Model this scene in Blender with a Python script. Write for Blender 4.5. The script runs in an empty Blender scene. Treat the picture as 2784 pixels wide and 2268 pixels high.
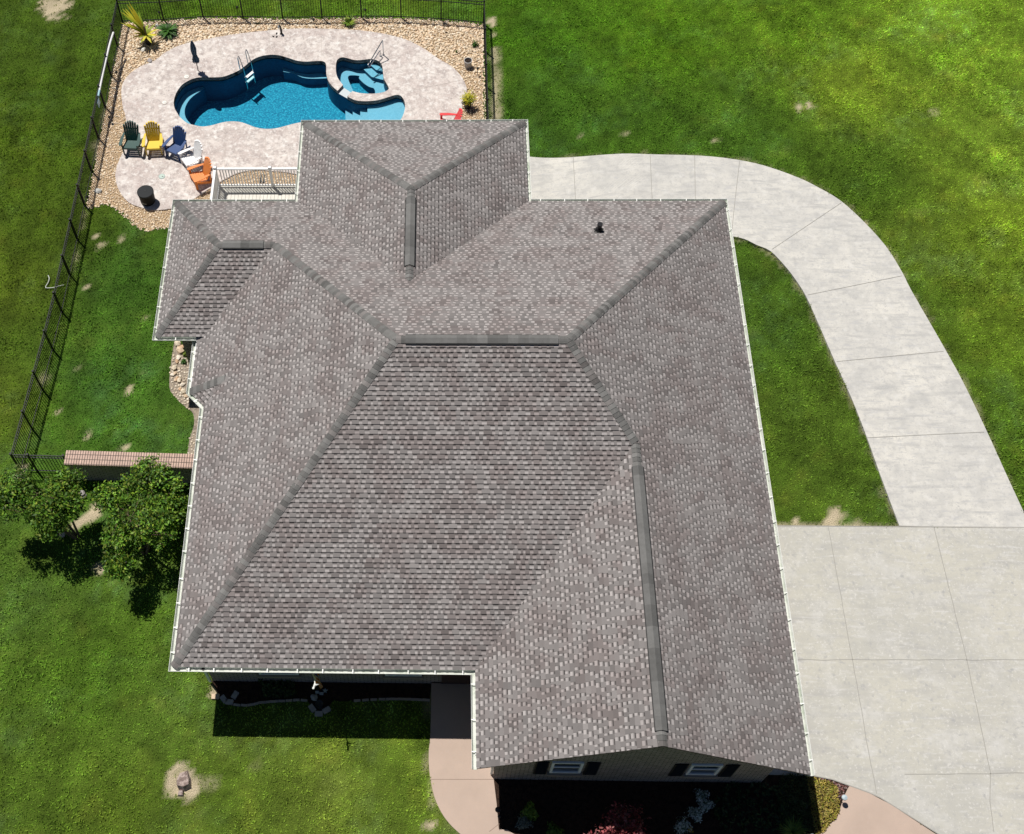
import bpy, bmesh, math, random
import numpy as np
from mathutils import Vector, Matrix
from mathutils.geometry import tessellate_polygon
random.seed(7); rng = np.random.default_rng(11)
R = math.radians
scene = bpy.context.scene
col = scene.collection

# ------------------------------------------------------------------ camera
CAM = np.array([7.6539, -10.5461, 36.0635]); ROT = (R(30.2324), R(1.4454), R(1.1483))
FPX, CX, CY, PW, PH = 3276.21, 1081.957, 1134.0, 2784.0, 2268.0
cd = bpy.data.cameras.new('camera'); cam = bpy.data.objects.new('camera', cd); col.objects.link(cam)
cam.location = CAM.tolist(); cam.rotation_euler = ROT
cd.sensor_width = 36; cd.lens = FPX / PW * 36
cd.shift_x = (PW / 2 - CX) / PW; cd.shift_y = 0
cd.clip_start = 0.5; cd.clip_end = 2000
scene.camera = cam

# ------------------------------------------------------------------ sky and sun
SUN_EL, SUN_AZ = R(66), R(41)           # the sun stands behind the pool, to the left
w = bpy.data.worlds.new('World'); scene.world = w; w.use_nodes = True
nt = w.node_tree; bg = nt.nodes['Background']
sky = nt.nodes.new('ShaderNodeTexSky'); sky.sky_type = 'NISHITA'; sky.sun_disc = False
sky.sun_elevation = SUN_EL; sky.sun_rotation = -SUN_AZ
sky.altitude = 0; sky.air_density = 0.6; sky.dust_density = 0.1; sky.ozone_density = 1.0
nt.links.new(sky.outputs[0], bg.inputs[0]); bg.inputs[1].default_value = 0.05
sl = bpy.data.lights.new('sun', 'SUN'); sl.energy = 5.0; sl.angle = R(0.5); sl.color = (1.0, 0.955, 0.89)
so = bpy.data.objects.new('sun', sl); col.objects.link(so)
so.rotation_euler = Vector((math.sin(SUN_AZ) * math.cos(SUN_EL), -math.cos(SUN_AZ) * math.cos(SUN_EL), -math.sin(SUN_EL))).to_track_quat('-Z', 'Y').to_euler()
so.location = (-20, 25, 60)
vs = scene.view_settings; vs.view_transform = 'Standard'; vs.look = 'None'; vs.exposure = 0.0; vs.gamma = 1
scene.render.engine = 'CYCLES'
scene.cycles.max_bounces = 6; scene.cycles.transparent_max_bounces = 12

# ------------------------------------------------------------------ surveying the photograph: pixel -> point at height z
def _rot(rx, ry, rz):
    cx, sx, cy, sy, cz, sz = math.cos(rx), math.sin(rx), math.cos(ry), math.sin(ry), math.cos(rz), math.sin(rz)
    return np.array([[cz, -sz, 0], [sz, cz, 0], [0, 0, 1]]) @ np.array([[cy, 0, sy], [0, 1, 0], [-sy, 0, cy]]) @ np.array([[1, 0, 0], [0, cx, -sx], [0, sx, cx]])
RM = _rot(*ROT)
def G(x, y, z=0.0):
    d = RM @ np.array([(x - CX) / FPX, -(y - CY) / FPX, -1.0])
    p = CAM + (z - CAM[2]) / d[2] * d
    return (float(p[0]), float(p[1]), float(z))
def G2(x, y, z=0.0):
    return G(x, y, z)[:2]
def poly(pts, z=0.0):
    return [G2(px, py, z) for px, py in pts]
def smooth(pts, n=4, closed=False):
    """Catmull-Rom through the points."""
    P = [np.array(p, float) for p in pts]; N = len(P); out = []
    rngk = range(N) if closed else range(N - 1)
    for i in rngk:
        p1, p2 = P[i], P[(i + 1) % N]
        p0 = P[(i - 1) % N] if (closed or i > 0) else p1
        p3 = P[(i + 2) % N] if (closed or i < N - 2) else p2
        for k in range(n):
            t = k / n
            out.append(tuple(0.5 * (2 * p1 + (p2 - p0) * t + (2 * p0 - 5 * p1 + 4 * p2 - p3) * t * t + (3 * p1 - p0 - 3 * p2 + p3) * t ** 3)))
    if not closed: out.append(tuple(P[-1]))
    return out
def inside(poly_, x, y):
    x = np.asarray(x); y = np.asarray(y); r = np.zeros(x.shape, bool)
    n = len(poly_)
    for i in range(n):
        x0, y0 = poly_[i][:2]; x1, y1 = poly_[(i + 1) % n][:2]
        if y0 == y1: continue
        c = ((y0 > y) != (y1 > y)) & (x < (x1 - x0) * (y - y0) / (y1 - y0) + x0)
        r ^= c
    return r
def vnoise(x, y, s, seed):
    """smooth value noise, 0..1, feature size s"""
    g = np.random.default_rng(seed).random((257, 257))
    u = np.asarray(x) / s + 1000.3; v = np.asarray(y) / s + 1000.7
    i = np.floor(u).astype(int); j = np.floor(v).astype(int); fu = u - i; fv = v - j
    fu = fu * fu * (3 - 2 * fu); fv = fv * fv * (3 - 2 * fv)
    i0, i1, j0, j1 = i % 257, (i + 1) % 257, j % 257, (j + 1) % 257
    return (g[i0, j0] * (1 - fu) + g[i1, j0] * fu) * (1 - fv) + (g[i0, j1] * (1 - fu) + g[i1, j1] * fu) * fv

# ------------------------------------------------------------------ materials
MATS = {}
def mat(name, c=(0.5, 0.5, 0.5), rough=0.7, metal=0.0, noise=(), attr=None, bump=None, spec=0.4, coords='Object', translucent=0.0):
    """noise: list of (scale, amount, colour) layers mixed over the base colour; amount = strength of the mask"""
    if name in MATS: return MATS[name]
    m = bpy.data.materials.new(name); m.use_nodes = True; t = m.node_tree; N = t.nodes; L = t.links
    b = N['Principled BSDF']; b.inputs['Roughness'].default_value = rough; b.inputs['Metallic'].default_value = metal
    b.inputs['Specular IOR Level'].default_value = spec
    tc = N.new('ShaderNodeTexCoord')
    if attr:
        a = N.new('ShaderNodeAttribute'); a.attribute_name = attr; cur = a.outputs['Color']
    else:
        a = N.new('ShaderNodeRGB'); a.outputs[0].default_value = (*c, 1); cur = a.outputs[0]
    for layer in noise:
        sc, lo, hi, c2, kind = layer
        n = N.new('ShaderNodeTexNoise'); n.inputs['Scale'].default_value = sc; n.inputs['Detail'].default_value = 5; n.inputs['Roughness'].default_value = 0.6
        if kind[0] == 'S':
            mp = N.new('ShaderNodeMapping'); mp.inputs['Scale'].default_value = (.28, 1.7, 1); mp.inputs['Rotation'].default_value = (0, 0, .12); kind = kind[2:]
            L.new(tc.outputs[coords], mp.inputs['Vector']); L.new(mp.outputs[0], n.inputs['Vector'])
        else: L.new(tc.outputs[coords], n.inputs['Vector'])
        mr = N.new('ShaderNodeMapRange'); mr.inputs['From Min'].default_value = lo; mr.inputs['From Max'].default_value = hi
        L.new(n.outputs['Fac'], mr.inputs['Value'])
        mx = N.new('ShaderNodeMix'); mx.data_type = 'RGBA'; mx.blend_type = kind
        L.new(mr.outputs[0], mx.inputs['Factor']); L.new(cur, mx.inputs['A']); mx.inputs['B'].default_value = (*c2, 1)
        cur = mx.outputs['Result']
    L.new(cur, b.inputs['Base Color'])
    if bump:
        n = N.new('ShaderNodeTexNoise'); n.inputs['Scale'].default_value = bump[0]; n.inputs['Detail'].default_value = 4
        L.new(tc.outputs[coords], n.inputs['Vector'])
        bp = N.new('ShaderNodeBump'); bp.inputs['Strength'].default_value = bump[1]; bp.inputs['Distance'].default_value = bump[2]
        L.new(n.outputs['Fac'], bp.inputs['Height']); L.new(bp.outputs[0], b.inputs['Normal'])
    if translucent:
        tr = N.new('ShaderNodeBsdfTranslucent'); L.new(cur, tr.inputs['Color'])
        ms = N.new('ShaderNodeMixShader'); ms.inputs[0].default_value = translucent
        L.new(b.outputs[0], ms.inputs[1]); L.new(tr.outputs[0], ms.inputs[2])
        L.new(ms.outputs[0], N['Material Output'].inputs['Surface'])
    MATS[name] = m
    return m
def brick_mat(name, c1, c2, mortar, bw, bh, ms, uv=True):
    m = bpy.data.materials.new(name); m.use_nodes = True; t = m.node_tree; N = t.nodes; L = t.links
    b = N['Principled BSDF']; b.inputs['Roughness'].default_value = 0.85; b.inputs['Specular IOR Level'].default_value = 0.2
    tc = N.new('ShaderNodeTexCoord'); br = N.new('ShaderNodeTexBrick')
    br.inputs['Scale'].default_value = 1; br.inputs['Brick Width'].default_value = bw; br.inputs['Row Height'].default_value = bh
    br.inputs['Mortar Size'].default_value = ms; br.inputs['Color1'].default_value = (*c1, 1); br.inputs['Color2'].default_value = (*c2, 1); br.inputs['Mortar'].default_value = (*mortar, 1)
    L.new(tc.outputs['UV' if uv else 'Object'], br.inputs['Vector'])
    n = N.new('ShaderNodeTexNoise'); n.inputs['Scale'].default_value = 9; L.new(tc.outputs['Object'], n.inputs['Vector'])
    mr = N.new('ShaderNodeMapRange'); mr.inputs['To Min'].default_value = 0.7; mr.inputs['To Max'].default_value = 1.25; L.new(n.outputs['Fac'], mr.inputs['Value'])
    mx = N.new('ShaderNodeMix'); mx.data_type = 'RGBA'; mx.blend_type = 'MULTIPLY'; mx.inputs['Factor'].default_value = 1
    L.new(br.outputs['Color'], mx.inputs['A']); L.new(mr.outputs[0], mx.inputs['B']); L.new(mx.outputs['Result'], b.inputs['Base Color'])
    bp = N.new('ShaderNodeBump'); bp.inputs['Strength'].default_value = 0.6; bp.inputs['Distance'].default_value = 0.008; bp.invert = True
    L.new(br.outputs['Fac'], bp.inputs['Height']); L.new(bp.outputs[0], b.inputs['Normal'])
    MATS[name] = m
    return m

# ------------------------------------------------------------------ object helpers
ORG = {}
def tag(o, label=None, cat=None, group=None, kind=None):
    if label: o['label'] = label
    if cat: o['category'] = cat
    if group: o['group'] = group
    if kind: o['kind'] = kind
    return o
def thing(name, label, cat, loc, group=None, rotz=0.0):
    o = bpy.data.objects.new(name, None); col.objects.link(o); o.empty_display_size = 0.2
    o.location = loc; o.rotation_euler = (0, 0, rotz); ORG[o.name] = (Vector(loc), rotz)
    return tag(o, label, cat, group)
def to_local(parent, V):
    """world -> local of the thing that owns `parent`"""
    if parent is None: return V
    loc, rz = ORG[parent.name]
    V = np.asarray(V, float) - np.array(loc)
    if rz:
        c, s = math.cos(-rz), math.sin(-rz)
        V = np.stack([V[:, 0] * c - V[:, 1] * s, V[:, 0] * s + V[:, 1] * c, V[:, 2]], 1)
    return V
class MB:
    def __init__(s): s.v = []; s.f = []; s.c = []; s.uv = []; s.mi = []; s.cur = 0; s.col = None; s.M = None
    def add(s, vs, fs):
        o = len(s.v)
        if s.M is not None: vs = [tuple(s.M @ Vector(v)) for v in vs]
        s.v += [tuple(v) for v in vs]
        for f in fs:
            s.f.append([i + o for i in f]); s.mi.append(s.cur); s.c.append(s.col)
    def box(s, c, d, rot=None, taper=1.0):
        x, y, z = d[0] / 2, d[1] / 2, d[2] / 2
        vs = [Vector((sx * x * (taper if sz > 0 else 1), sy * y * (taper if sz > 0 else 1), sz * z)) for sz in (-1, 1) for sy in (-1, 1) for sx in (-1, 1)]
        if rot is not None: vs = [rot @ v for v in vs]
        vs = [v + Vector(c) for v in vs]
        s.add(vs, [(0, 2, 3, 1), (4, 5, 7, 6), (0, 1, 5, 4), (2, 6, 7, 3), (0, 4, 6, 2), (1, 3, 7, 5)])
    def bar(s, a, b, wd, th, up=(0, 0, 1)):
        a, b = Vector(a), Vector(b); d = (b - a); L = d.length; d.normalize(); u = Vector(up); r = d.cross(u)
        if r.length < 1e-4: r = d.cross(Vector((0, 1, 0)))
        r.normalize(); u = r.cross(d); rot = Matrix((r, d, u)).transposed()
        s.box((a + b) / 2, (wd, L, th), rot)
    def tube(s, pts, r, n=8, caps=True):
        P = [Vector(p) for p in pts]; rr = r if isinstance(r, (list, tuple)) else [r] * len(P)
        vs = []; prev = None
        for i, p in enumerate(P):
            d = (P[min(i + 1, len(P) - 1)] - P[max(i - 1, 0)]).normalized()
            if prev is None:
                a = d.cross(Vector((0, 0, 1)))
                if a.length < 1e-3: a = d.cross(Vector((0, 1, 0)))
            else: a = prev - d * prev.dot(d)
            a.normalize(); b = d.cross(a); prev = a
            for k in range(n):
                t = 2 * math.pi * k / n; vs.append(p + (a * math.cos(t) + b * math.sin(t)) * rr[i])
        fs = [(i * n + k, i * n + (k + 1) % n, (i + 1) * n + (k + 1) % n, (i + 1) * n + k) for i in range(len(P) - 1) for k in range(n)]
        if caps: fs += [tuple(range(n - 1, -1, -1)), tuple(range((len(P) - 1) * n, len(P) * n))]
        s.add(vs, fs)
    def lathe(s, prof, c, n=24, caps=True):
        vs = [(c[0] + r * math.cos(2 * math.pi * k / n), c[1] + r * math.sin(2 * math.pi * k / n), c[2] + z) for r, z in prof for k in range(n)]
        fs = [(i * n + k, i * n + (k + 1) % n, (i + 1) * n + (k + 1) % n, (i + 1) * n + k) for i in range(len(prof) - 1) for k in range(n)]
        if caps: fs += [tuple(range(n - 1, -1, -1)), tuple(range((len(prof) - 1) * n, len(prof) * n))]
        s.add(vs, fs)
    def prism(s, pl, z0, z1, holes=(), top=True, bottom=False, sides=True):
        def area(p): return sum(p[i][0] * p[(i + 1) % len(p)][1] - p[(i + 1) % len(p)][0] * p[i][1] for i in range(len(p)))
        loops = [list(pl) if area(pl) > 0 else list(pl)[::-1]] + [list(h) if area(h) < 0 else list(h)[::-1] for h in holes]
        zf0 = z0 if callable(z0) else (lambda x, y: z0)
        flat = [p[:2] for l in loops for p in l]
        tris = tessellate_polygon([[Vector((p[0], p[1], 0)) for p in l] for l in loops])
        def up(t):
            a, b, c_ = (flat[i] for i in t)
            return t if (b[0] - a[0]) * (c_[1] - a[1]) - (b[1] - a[1]) * (c_[0] - a[0]) > 0 else t[::-1]
        if top: s.add([(x, y, z1) for x, y in flat], [up(tuple(t)) for t in tris])
        if bottom: s.add([(x, y, zf0(x, y)) for x, y in flat], [up(tuple(t))[::-1] for t in tris])
        if sides:
            for l in loops:
                n = len(l)
                s.add([(p[0], p[1], zf0(p[0], p[1])) for p in l] + [(p[0], p[1], z1) for p in l],
                      [(i, (i + 1) % n, n + (i + 1) % n, n + i) for i in range(n)])
    def build(s, name, m, parent=None, label=None, smooth_=False, local=False):
        me = bpy.data.meshes.new(name)
        V = np.array(s.v, float) if s.v else np.zeros((0, 3))
        if parent is not None and not local: V = to_local(parent, V)
        me.from_pydata([tuple(v) for v in V], [], s.f)
        for mm in (m if isinstance(m, (list, tuple)) else [m]): me.materials.append(mm)
        me.polygons.foreach_set('material_index', s.mi)
        if smooth_: me.polygons.foreach_set('use_smooth', [True] * len(s.f))
        if any(c is not None for c in s.c):
            at = me.color_attributes.new('col', 'FLOAT_COLOR', 'CORNER'); arr = []
            for f, c in zip(s.f, s.c): arr += list((*(c or (0.3, 0.3, 0.3)), 1.0)) * len(f)
            at.data.foreach_set('color', arr)
        me.update()
        o = bpy.data.objects.new(name, me); col.objects.link(o)
        if parent is not None:
            o.parent = parent; ORG[o.name] = ORG[parent.name]
        if label: o['label'] = label
        return o
def npmesh(name, V, F, m, colors=None, parent=None, smooth_=False):
    """fast mesh from arrays: V (n,3), F (k,3 or 4), colors (n,3) per vertex"""
    if parent is not None: V = to_local(parent, V)
    me = bpy.data.meshes.new(name); F = np.asarray(F, np.int32); k = F.shape[1]
    me.vertices.add(len(V)); me.vertices.foreach_set('co', np.asarray(V, np.float32).ravel())
    me.loops.add(F.size); me.loops.foreach_set('vertex_index', F.ravel())
    me.polygons.add(len(F)); me.polygons.foreach_set('loop_start', np.arange(0, F.size, k, dtype=np.int32))
    if smooth_: me.polygons.foreach_set('use_smooth', np.ones(len(F), bool))
    me.update(calc_edges=True)
    if colors is not None:
        at = me.color_attributes.new('col', 'FLOAT_COLOR', 'POINT')
        at.data.foreach_set('color', np.concatenate([np.asarray(colors), np.ones((len(V), 1))], 1).astype(np.float32).ravel())
    me.materials.append(m); me.validate()
    o = bpy.data.objects.new(name, me); col.objects.link(o)
    if parent is not None: o.parent = parent; ORG[o.name] = ORG[parent.name]
    return o

# ------------------------------------------------------------------ the house: surveyed roof
EZ = 2.86                                         # eave height
xL, xR, Yr, zA, xg, Yg = -0.0995, 17.7699, 17.6534, 0.179, 8.7909, -2.3212
xb1, xb2, Yb, xw, Yw = 2.6798, 10.8675, 21.4794, -1.7006, 11.8521
sF, sR, sL, sG, sB, sP, sW, sWf = 0.4153, 0.6104, 0.5832, 0.5415, 0.4531, 0.5831, 0.668, 0.477
xA = xL + zA / sL; yA = zA / sF; x0 = xg - zA / sG
hY = Yr * sB / (sF + sB); hZ = sF * hY
rx = (sR * xR + sG * x0) / (sR + sG); rz = sR * (xR - rx)
bm_ = (xb1 + xb2) / 2; bz = sP * (xb2 - xb1) / 2
zz = 1.348
P3 = lambda x, y, z: Vector((x, y, EZ + z))
A = P3(xA, yA, zA); B = P3(xg, yA, zA); C = P3(xg, Yg, zA); D = P3(xR, Yg, 0); Ee = P3(xR, Yr, 0)
F = P3(xR - hZ / sR, hY, hZ); Gg = P3(xL + hZ / sL, hY, hZ); H = P3(rx, rz / sF, rz); I = P3(rx, Yg, rz)
J1 = P3(xb1, Yb, 0); J2 = P3(xb2, Yb, 0); J3 = P3(xb2, Yr, 0); J4 = P3(xb1, Yr, 0)
J5 = P3(bm_, Yb - bz / sB, bz); J6 = P3(bm_, Yr - bz / sB, bz)
K1 = P3(xw, Yr, 0); K2 = P3(xw, Yw, 0); K4 = P3(0.3169, Yr - zz / sB, zz); K5 = P3(xL + zz / sL, Yr - zz / sB, zz)
K3 = P3(xL, Yw, 0)
xbay = -0.38; zbay = sL * (xbay - xL)
L2 = P3(xA, 9.045, zA); L1 = P3(xbay, 9.795, zbay); K3b = P3(xbay, Yw, zbay)
_t = G(617, 1035, EZ + 0.45); T = P3(_t[0], _t[1], sL * (_t[0] - xL))
L2d = P3(xA, 9.06, 0.03)

def _S(t): 
    t = np.clip(t, 0, 1); return t * t * (3 - 2 * t)
def dip(x, y):
    """the ground falls away a little behind the right rear corner of the house"""
    return -.65 * _S((15.5 - np.asarray(x)) / 4.0) * _S((np.asarray(y) - 15.5) / 2) * _S((27 - np.asarray(y)) / 3.5) * _S((np.asarray(x) - 10.35) / .45)
def Gt(px, py):
    z = 0.0
    for _ in range(8):
        p = G(px, py, z); z = float(dip(p[0], p[1]))
    return (p[0], p[1])
# ground layout (photograph pixels on the ground)
YARD_LEFT = -6.05
def fence_x(y): return np.interp(y, [8.25, 13.2, 15, 18.2, 30.1], [-6.47, -6.19, -6.12, -6.07, -5.95])
deck_px = [(313, 475), (317.5, 503), (331, 530), (352.5, 551.5), (377, 562), (407, 570), (432, 571), (465, 567), (495, 557), (522, 544), (551, 525), (575, 509), (599, 494), (623, 481), (644, 471), (669, 465), (705, 462), (744, 465.5), (770, 467), (808, 474)]
deck_up = [(1245, 350), (1254.5, 328), (1257.6, 284), (1268, 253), (1266.7, 232), (1251.5, 204), (1227, 180), (1190.5, 158.6), (1151, 131), (1105, 108), (1068, 97.6), (1025.7, 88.5), (961.7, 81), (876, 78), (800, 78), (718.6, 84), (627, 94.6), (545, 110), (493, 122), (453, 140), (420, 165), (383, 180), (352.5, 201), (334, 226), (329.7, 253), (334, 293), (340, 310.5), (343, 335), (345, 375), (337, 408), (328, 426.5), (317.5, 451)]
DECKZ = 0.07
deck_poly = smooth(poly(deck_px, DECKZ), 3) + [(xb1 + 0.6, 20.9), (xb2 - 0.6, 20.9)] + smooth(poly(deck_up, DECKZ), 3)
pool_far = [(475.5, 297), (472, 281), (475.5, 262), (483, 246), (497, 229), (520, 216), (542.6, 210.5), (575.6, 210.5), (604.5, 209), (629, 201), (652, 190), (668.5, 177.5), (685, 164), (706, 154), (734.6, 149), (759, 150.6), (782, 157), (807, 165), (831.7, 167.6), (858.5, 166), (877, 166.5), (886, 174), (887, 198), (889, 210), (894.4, 222.5), (904, 235), (917.6, 247)]
spa_px = [(932.5, 231), (921.6, 217), (915, 203.5), (913, 184), (915.5, 166), (923, 158), (932.5, 156), (946, 158.6), (960, 162.7), (976, 163.7), (992, 162), (1007, 160.6), (1022, 163), (1033, 169.5), (1039, 179), (1041, 191), (1043, 211.6), (1049.6, 225), (1056, 236), (1056, 243), (1048, 248.4), (1033, 252.5), (1014, 254.5), (994, 254.5), (976, 252.5), (958, 248)]
pool_right = [(944, 262), (962.5, 271.5), (983, 275), (1003, 275), (1023.7, 273), (1044, 268), (1060.5, 262.7), (1074, 258.6), (1085, 258.6), (1093, 264), (1100, 277), (1101, 293), (1097, 309.6), (1087.7, 327), (1065, 345), (1000, 355), (900, 350), (850, 338), (821, 333), (798.6, 336.5), (774, 343), (749, 349), (724, 350.5), (697.5, 347), (677, 339.6), (654, 332), (629, 330), (604.5, 333), (575.6, 340.6), (551, 344), (530, 340.6), (507.5, 334), (487, 316)]
pf = smooth(poly(pool_far, DECKZ), 4); sp = smooth(poly(spa_px, DECKZ), 4); pr = smooth(poly(pool_right, DECKZ), 4)
pool_poly = pf + sp + pr
path_outer = [(1420, 426), (1613, 425), (1753, 421), (1899, 425), (1996, 435), (2080, 453), (2170, 485), (2225, 512), (2282.5, 546), (2342, 599), (2407, 670.5), (2453, 744), (2476, 790), (2563.6, 942.4), (2619, 1043.8), (2678.8, 1168), (2738.7, 1300), (2784, 1398), (2803, 1440)]
path_inner = [(2444, 1431), (2395, 1300), (2356, 1191), (2314.7, 1085), (2268.7, 984), (2222.6, 878), (2190, 806), (2158, 756), (2130, 721), (2093.5, 684), (2057, 668), (2024, 652), (1990, 644)]
po = smooth([Gt(*p) for p in path_outer], 3); pi_ = smooth([Gt(*p) for p in path_inner], 3)
DY = 6.40
path_poly = po + pi_ + [(17.2, pi_[-1][1])] + [(float(q), 17.08) for q in np.arange(17.2, 10.2, -.4)] + [(10.3, po[0][1])]
bed_edge = poly([(2309, 2137.5), (2304, 2145), (2293, 2168), (2284, 2197), (2274.7, 2226), (2255, 2242), (2238, 2263), (2100, 2335), (1800, 2385), (1550, 2345), (1440, 2295), (1379, 2257), (1356, 2255), (1350, 2186), (1342, 2119)])
drive_front = poly([(2560, 2275), (2420, 2187), (2392, 2170), (2361, 2156), (2309, 2137), (2261, 2120), (2210, 2110)])
drive_poly = [(17.15, DY), (36, DY), (36, -16), (29, -16)] + drive_front + [(17.15, drive_front[-1][1] + 0.02)]
walk_left = smooth(poly([(1173, 1850), (1170, 1999), (1166, 2038), (1166, 2079), (1170, 2117.5), (1181, 2167), (1199, 2208), (1221, 2239), (1251, 2268), (1330, 2335)]), 3)
walk_poly = walk_left + poly([(1500, 2440), (1800, 2500), (2150, 2460), (2420, 2350), (2545, 2270), (2420, 2188), (2361, 2157)]) + bed_edge + [(9.38, 1.0), (walk_left[0][0], 1.0)]
gbed_poly = bed_edge[::-1] + [drive_front[-2], drive_front[-1], (17.15, drive_front[-1][1]), (17.15, -1.86), (9.38, -1.86)]
edging_px = [(600, 1898), (612, 1905), (634, 1917), (655, 1919), (674, 1919), (692, 1916), (707, 1912), (737, 1909), (776, 1907), (816, 1904), (838, 1907), (850, 1930), (868, 1940), (890, 1930), (904, 1906), (960, 1907), (1005, 1904), (1050, 1902), (1100, 1902), (1168, 1905)]
fbed_poly = poly(edging_px) + [(walk_left[0][0], 1.0), (0.75, 1.0)]
lbed_px = [(478, 900), (474, 930), (466, 981), (460.6, 1053), (476, 1079), (491, 1096), (512, 1113), (525, 1125), (527.7, 1155.5), (515.5, 1195), (509, 1240)]
lbed_left = smooth(poly(lbed_px), 3)
lbed_poly = lbed_left + [(0.8, lbed_left[-1][1]), (0.8, 9.0), (0.15, 9.6), (0.15, 12.4), (-1.1, 12.4)]
fence_back_px = [(334, 62), (446, 58), (553, 50), (661, 50), (769, 52), (876, 51), (983, 49), (1090.6, 50), (1199, 56), (1314, 66)]
fence_back = poly(fence_back_px); fence_right = [fence_back[-1]] + poly([(1317, 140), (1320, 235), (1323, 330)]) + [(G2(1324, 340)[0], 20.6)]
FC = (-6.47, 8.25)
gravel_low = smooth(poly([(250.5, 568), (260, 565), (293, 560.5), (310, 570), (330, 585), (349, 604.5), (370, 619), (397, 631), (427, 626), (462, 622)]), 3)
gravel_poly = [(YARD_LEFT + 0.05, gravel_low[0][1])] + gravel_low + [(-0.9, 17.0), (3.3, 17.0), (3.3, 20.9), (10.2, 20.9), (fence_right[-1][0], 20.6)] + fence_right[::-1][1:] + fence_back[::-1][1:]
house_poly = [(0.8, 1.0), (9.38, 1.0), (9.38, -1.86), (17.17, -1.86), (17.17, 17.05), (10.28, 17.05), (10.28, 20.9), (3.28, 20.9), (3.28, 17.05), (-1.12, 17.05), (-1.12, 12.43), (0.45, 12.43), (0.45, 10.05), (0.8, 9.7)]
BW0, BW1 = (-4.62, 7.87), (0.8, 7.72)             # garden wall, front face line
bw_poly = [BW0, BW1, (0.8, 8.25), (-4.62, 8.4)]

# ------------------------------------------------------------------ lawn
anchors = [((100, 100), (.042, .075, .010)), ((60, 420), (.050, .082, .009)), ((180, 330), (.040, .078, .009)), ((60, 760), (.058, .085, .011)), ((140, 640), (.048, .082, .010)), ((30, 1100), (.060, .088, .012)),
           ((330, 760), (.034, .082, .014)), ((250, 1050), (.036, .088, .015)), ((400, 1100), (.045, .10, .018)), ((230, 1190), (.045, .105, .016)),
           ((100, 1600), (.055, .10, .020)), ((250, 1850), (.048, .095, .012)), ((100, 2100), (.058, .10, .016)), ((350, 2200), (.060, .095, .014)), ((620, 2150), (.060, .10, .015)), ((900, 2150), (.090, .125, .026)), ((750, 2040), (.080, .120, .022)), ((1080, 2100), (.068, .112, .017)), ((480, 1950), (.065, .115, .022)),
           ((2100, 900), (.040, .080, .012)), ((2200, 1150), (.050, .088, .013)), ((2040, 720), (.036, .072, .010)),
           ((1450, 100), (.040, .095, .008)), ((1500, 330), (.036, .085, .012)), ((1800, 120), (.055, .120, .008)), ((1750, 330), (.038, .085, .010)), ((2050, 330), (.040, .085, .010)), ((2150, 80), (.065, .125, .011)), ((2300, 230), (.110, .160, .020)), ((2600, 80), (.110, .180, .022)), ((2720, 400), (.100, .158, .022)), ((2740, 600), (.105, .155, .018)), ((2350, 480), (.040, .078, .010)), ((2550, 720), (.072, .108, .015)), ((2500, 800), (.040, .080, .010)), ((2740, 850), (.085, .135, .016)), ((2720, 1150), (.050, .095, .012)), ((2000, 400), (.036, .08, .011)), ((600, -60), (.060, .115, .012)), ((1000, -40), (.070, .130, .015))]
AP = np.array([G2(*a[0]) for a in anchors]); AC = np.array([a[1] for a in anchors])
drys = [(505, 2124, .62, 1.8), (565, 2128, .5, .5), (155, 20, .9, .9), (590, 1880, .35, .9), (1335, 60, .38, 1.2), (1345, 95, .25, .8), (1698, 362, .24, 1.1), (1575, 345, .12, .9), (1578, 356, .1, .8), (1946, 380, .22, .7), (2170, 292, .26, 1.1), (2205, 285, .2, .9), (2540, 305, .4, .55), (2272, 1402, .42, 1.1), (2250, 1424, .4, .9), (2170, 1426, .35, .9), (2330, 1424, .3, .9), 
        (217, 1002, .2, 1), (382, 1010, .18, .9), (348, 1060, .24, 1.1), (242, 1182, .2, 1), (340, 1215, .22, 1), (160, 1120, .1, .8), (258, 645, .25, .9), (330, 650, .2, .8), (275, 668, .2, .8), (245, 705, .16, 1), (238, 782, .2, .9), (215, 786, .1, .9), (390, 862, .15, .7), (700, 2085, .3, .42), (905, 2130, .6, .36), (1010, 2040, .5, .36), (1168, 2245, .22, 1), (245, 1405, .42, 1.2), (270, 1375, .35, 1.1), (215, 1420, .35, 1.1), (276, 1548, .42, 1.2), (55, 1290, .4, 1.1), (1165, 2100, .2, .6), (1180, 2180, .3, .6), (2480, 900, .3, .5), (2290, 560, .2, .9), (2350, 610, .2, .9), (1640, 424, .3, .8), (1500, 426, .4, .7)]
DP = np.array([(*G2(a, b), r, s) for a, b, r, s in drys])
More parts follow.
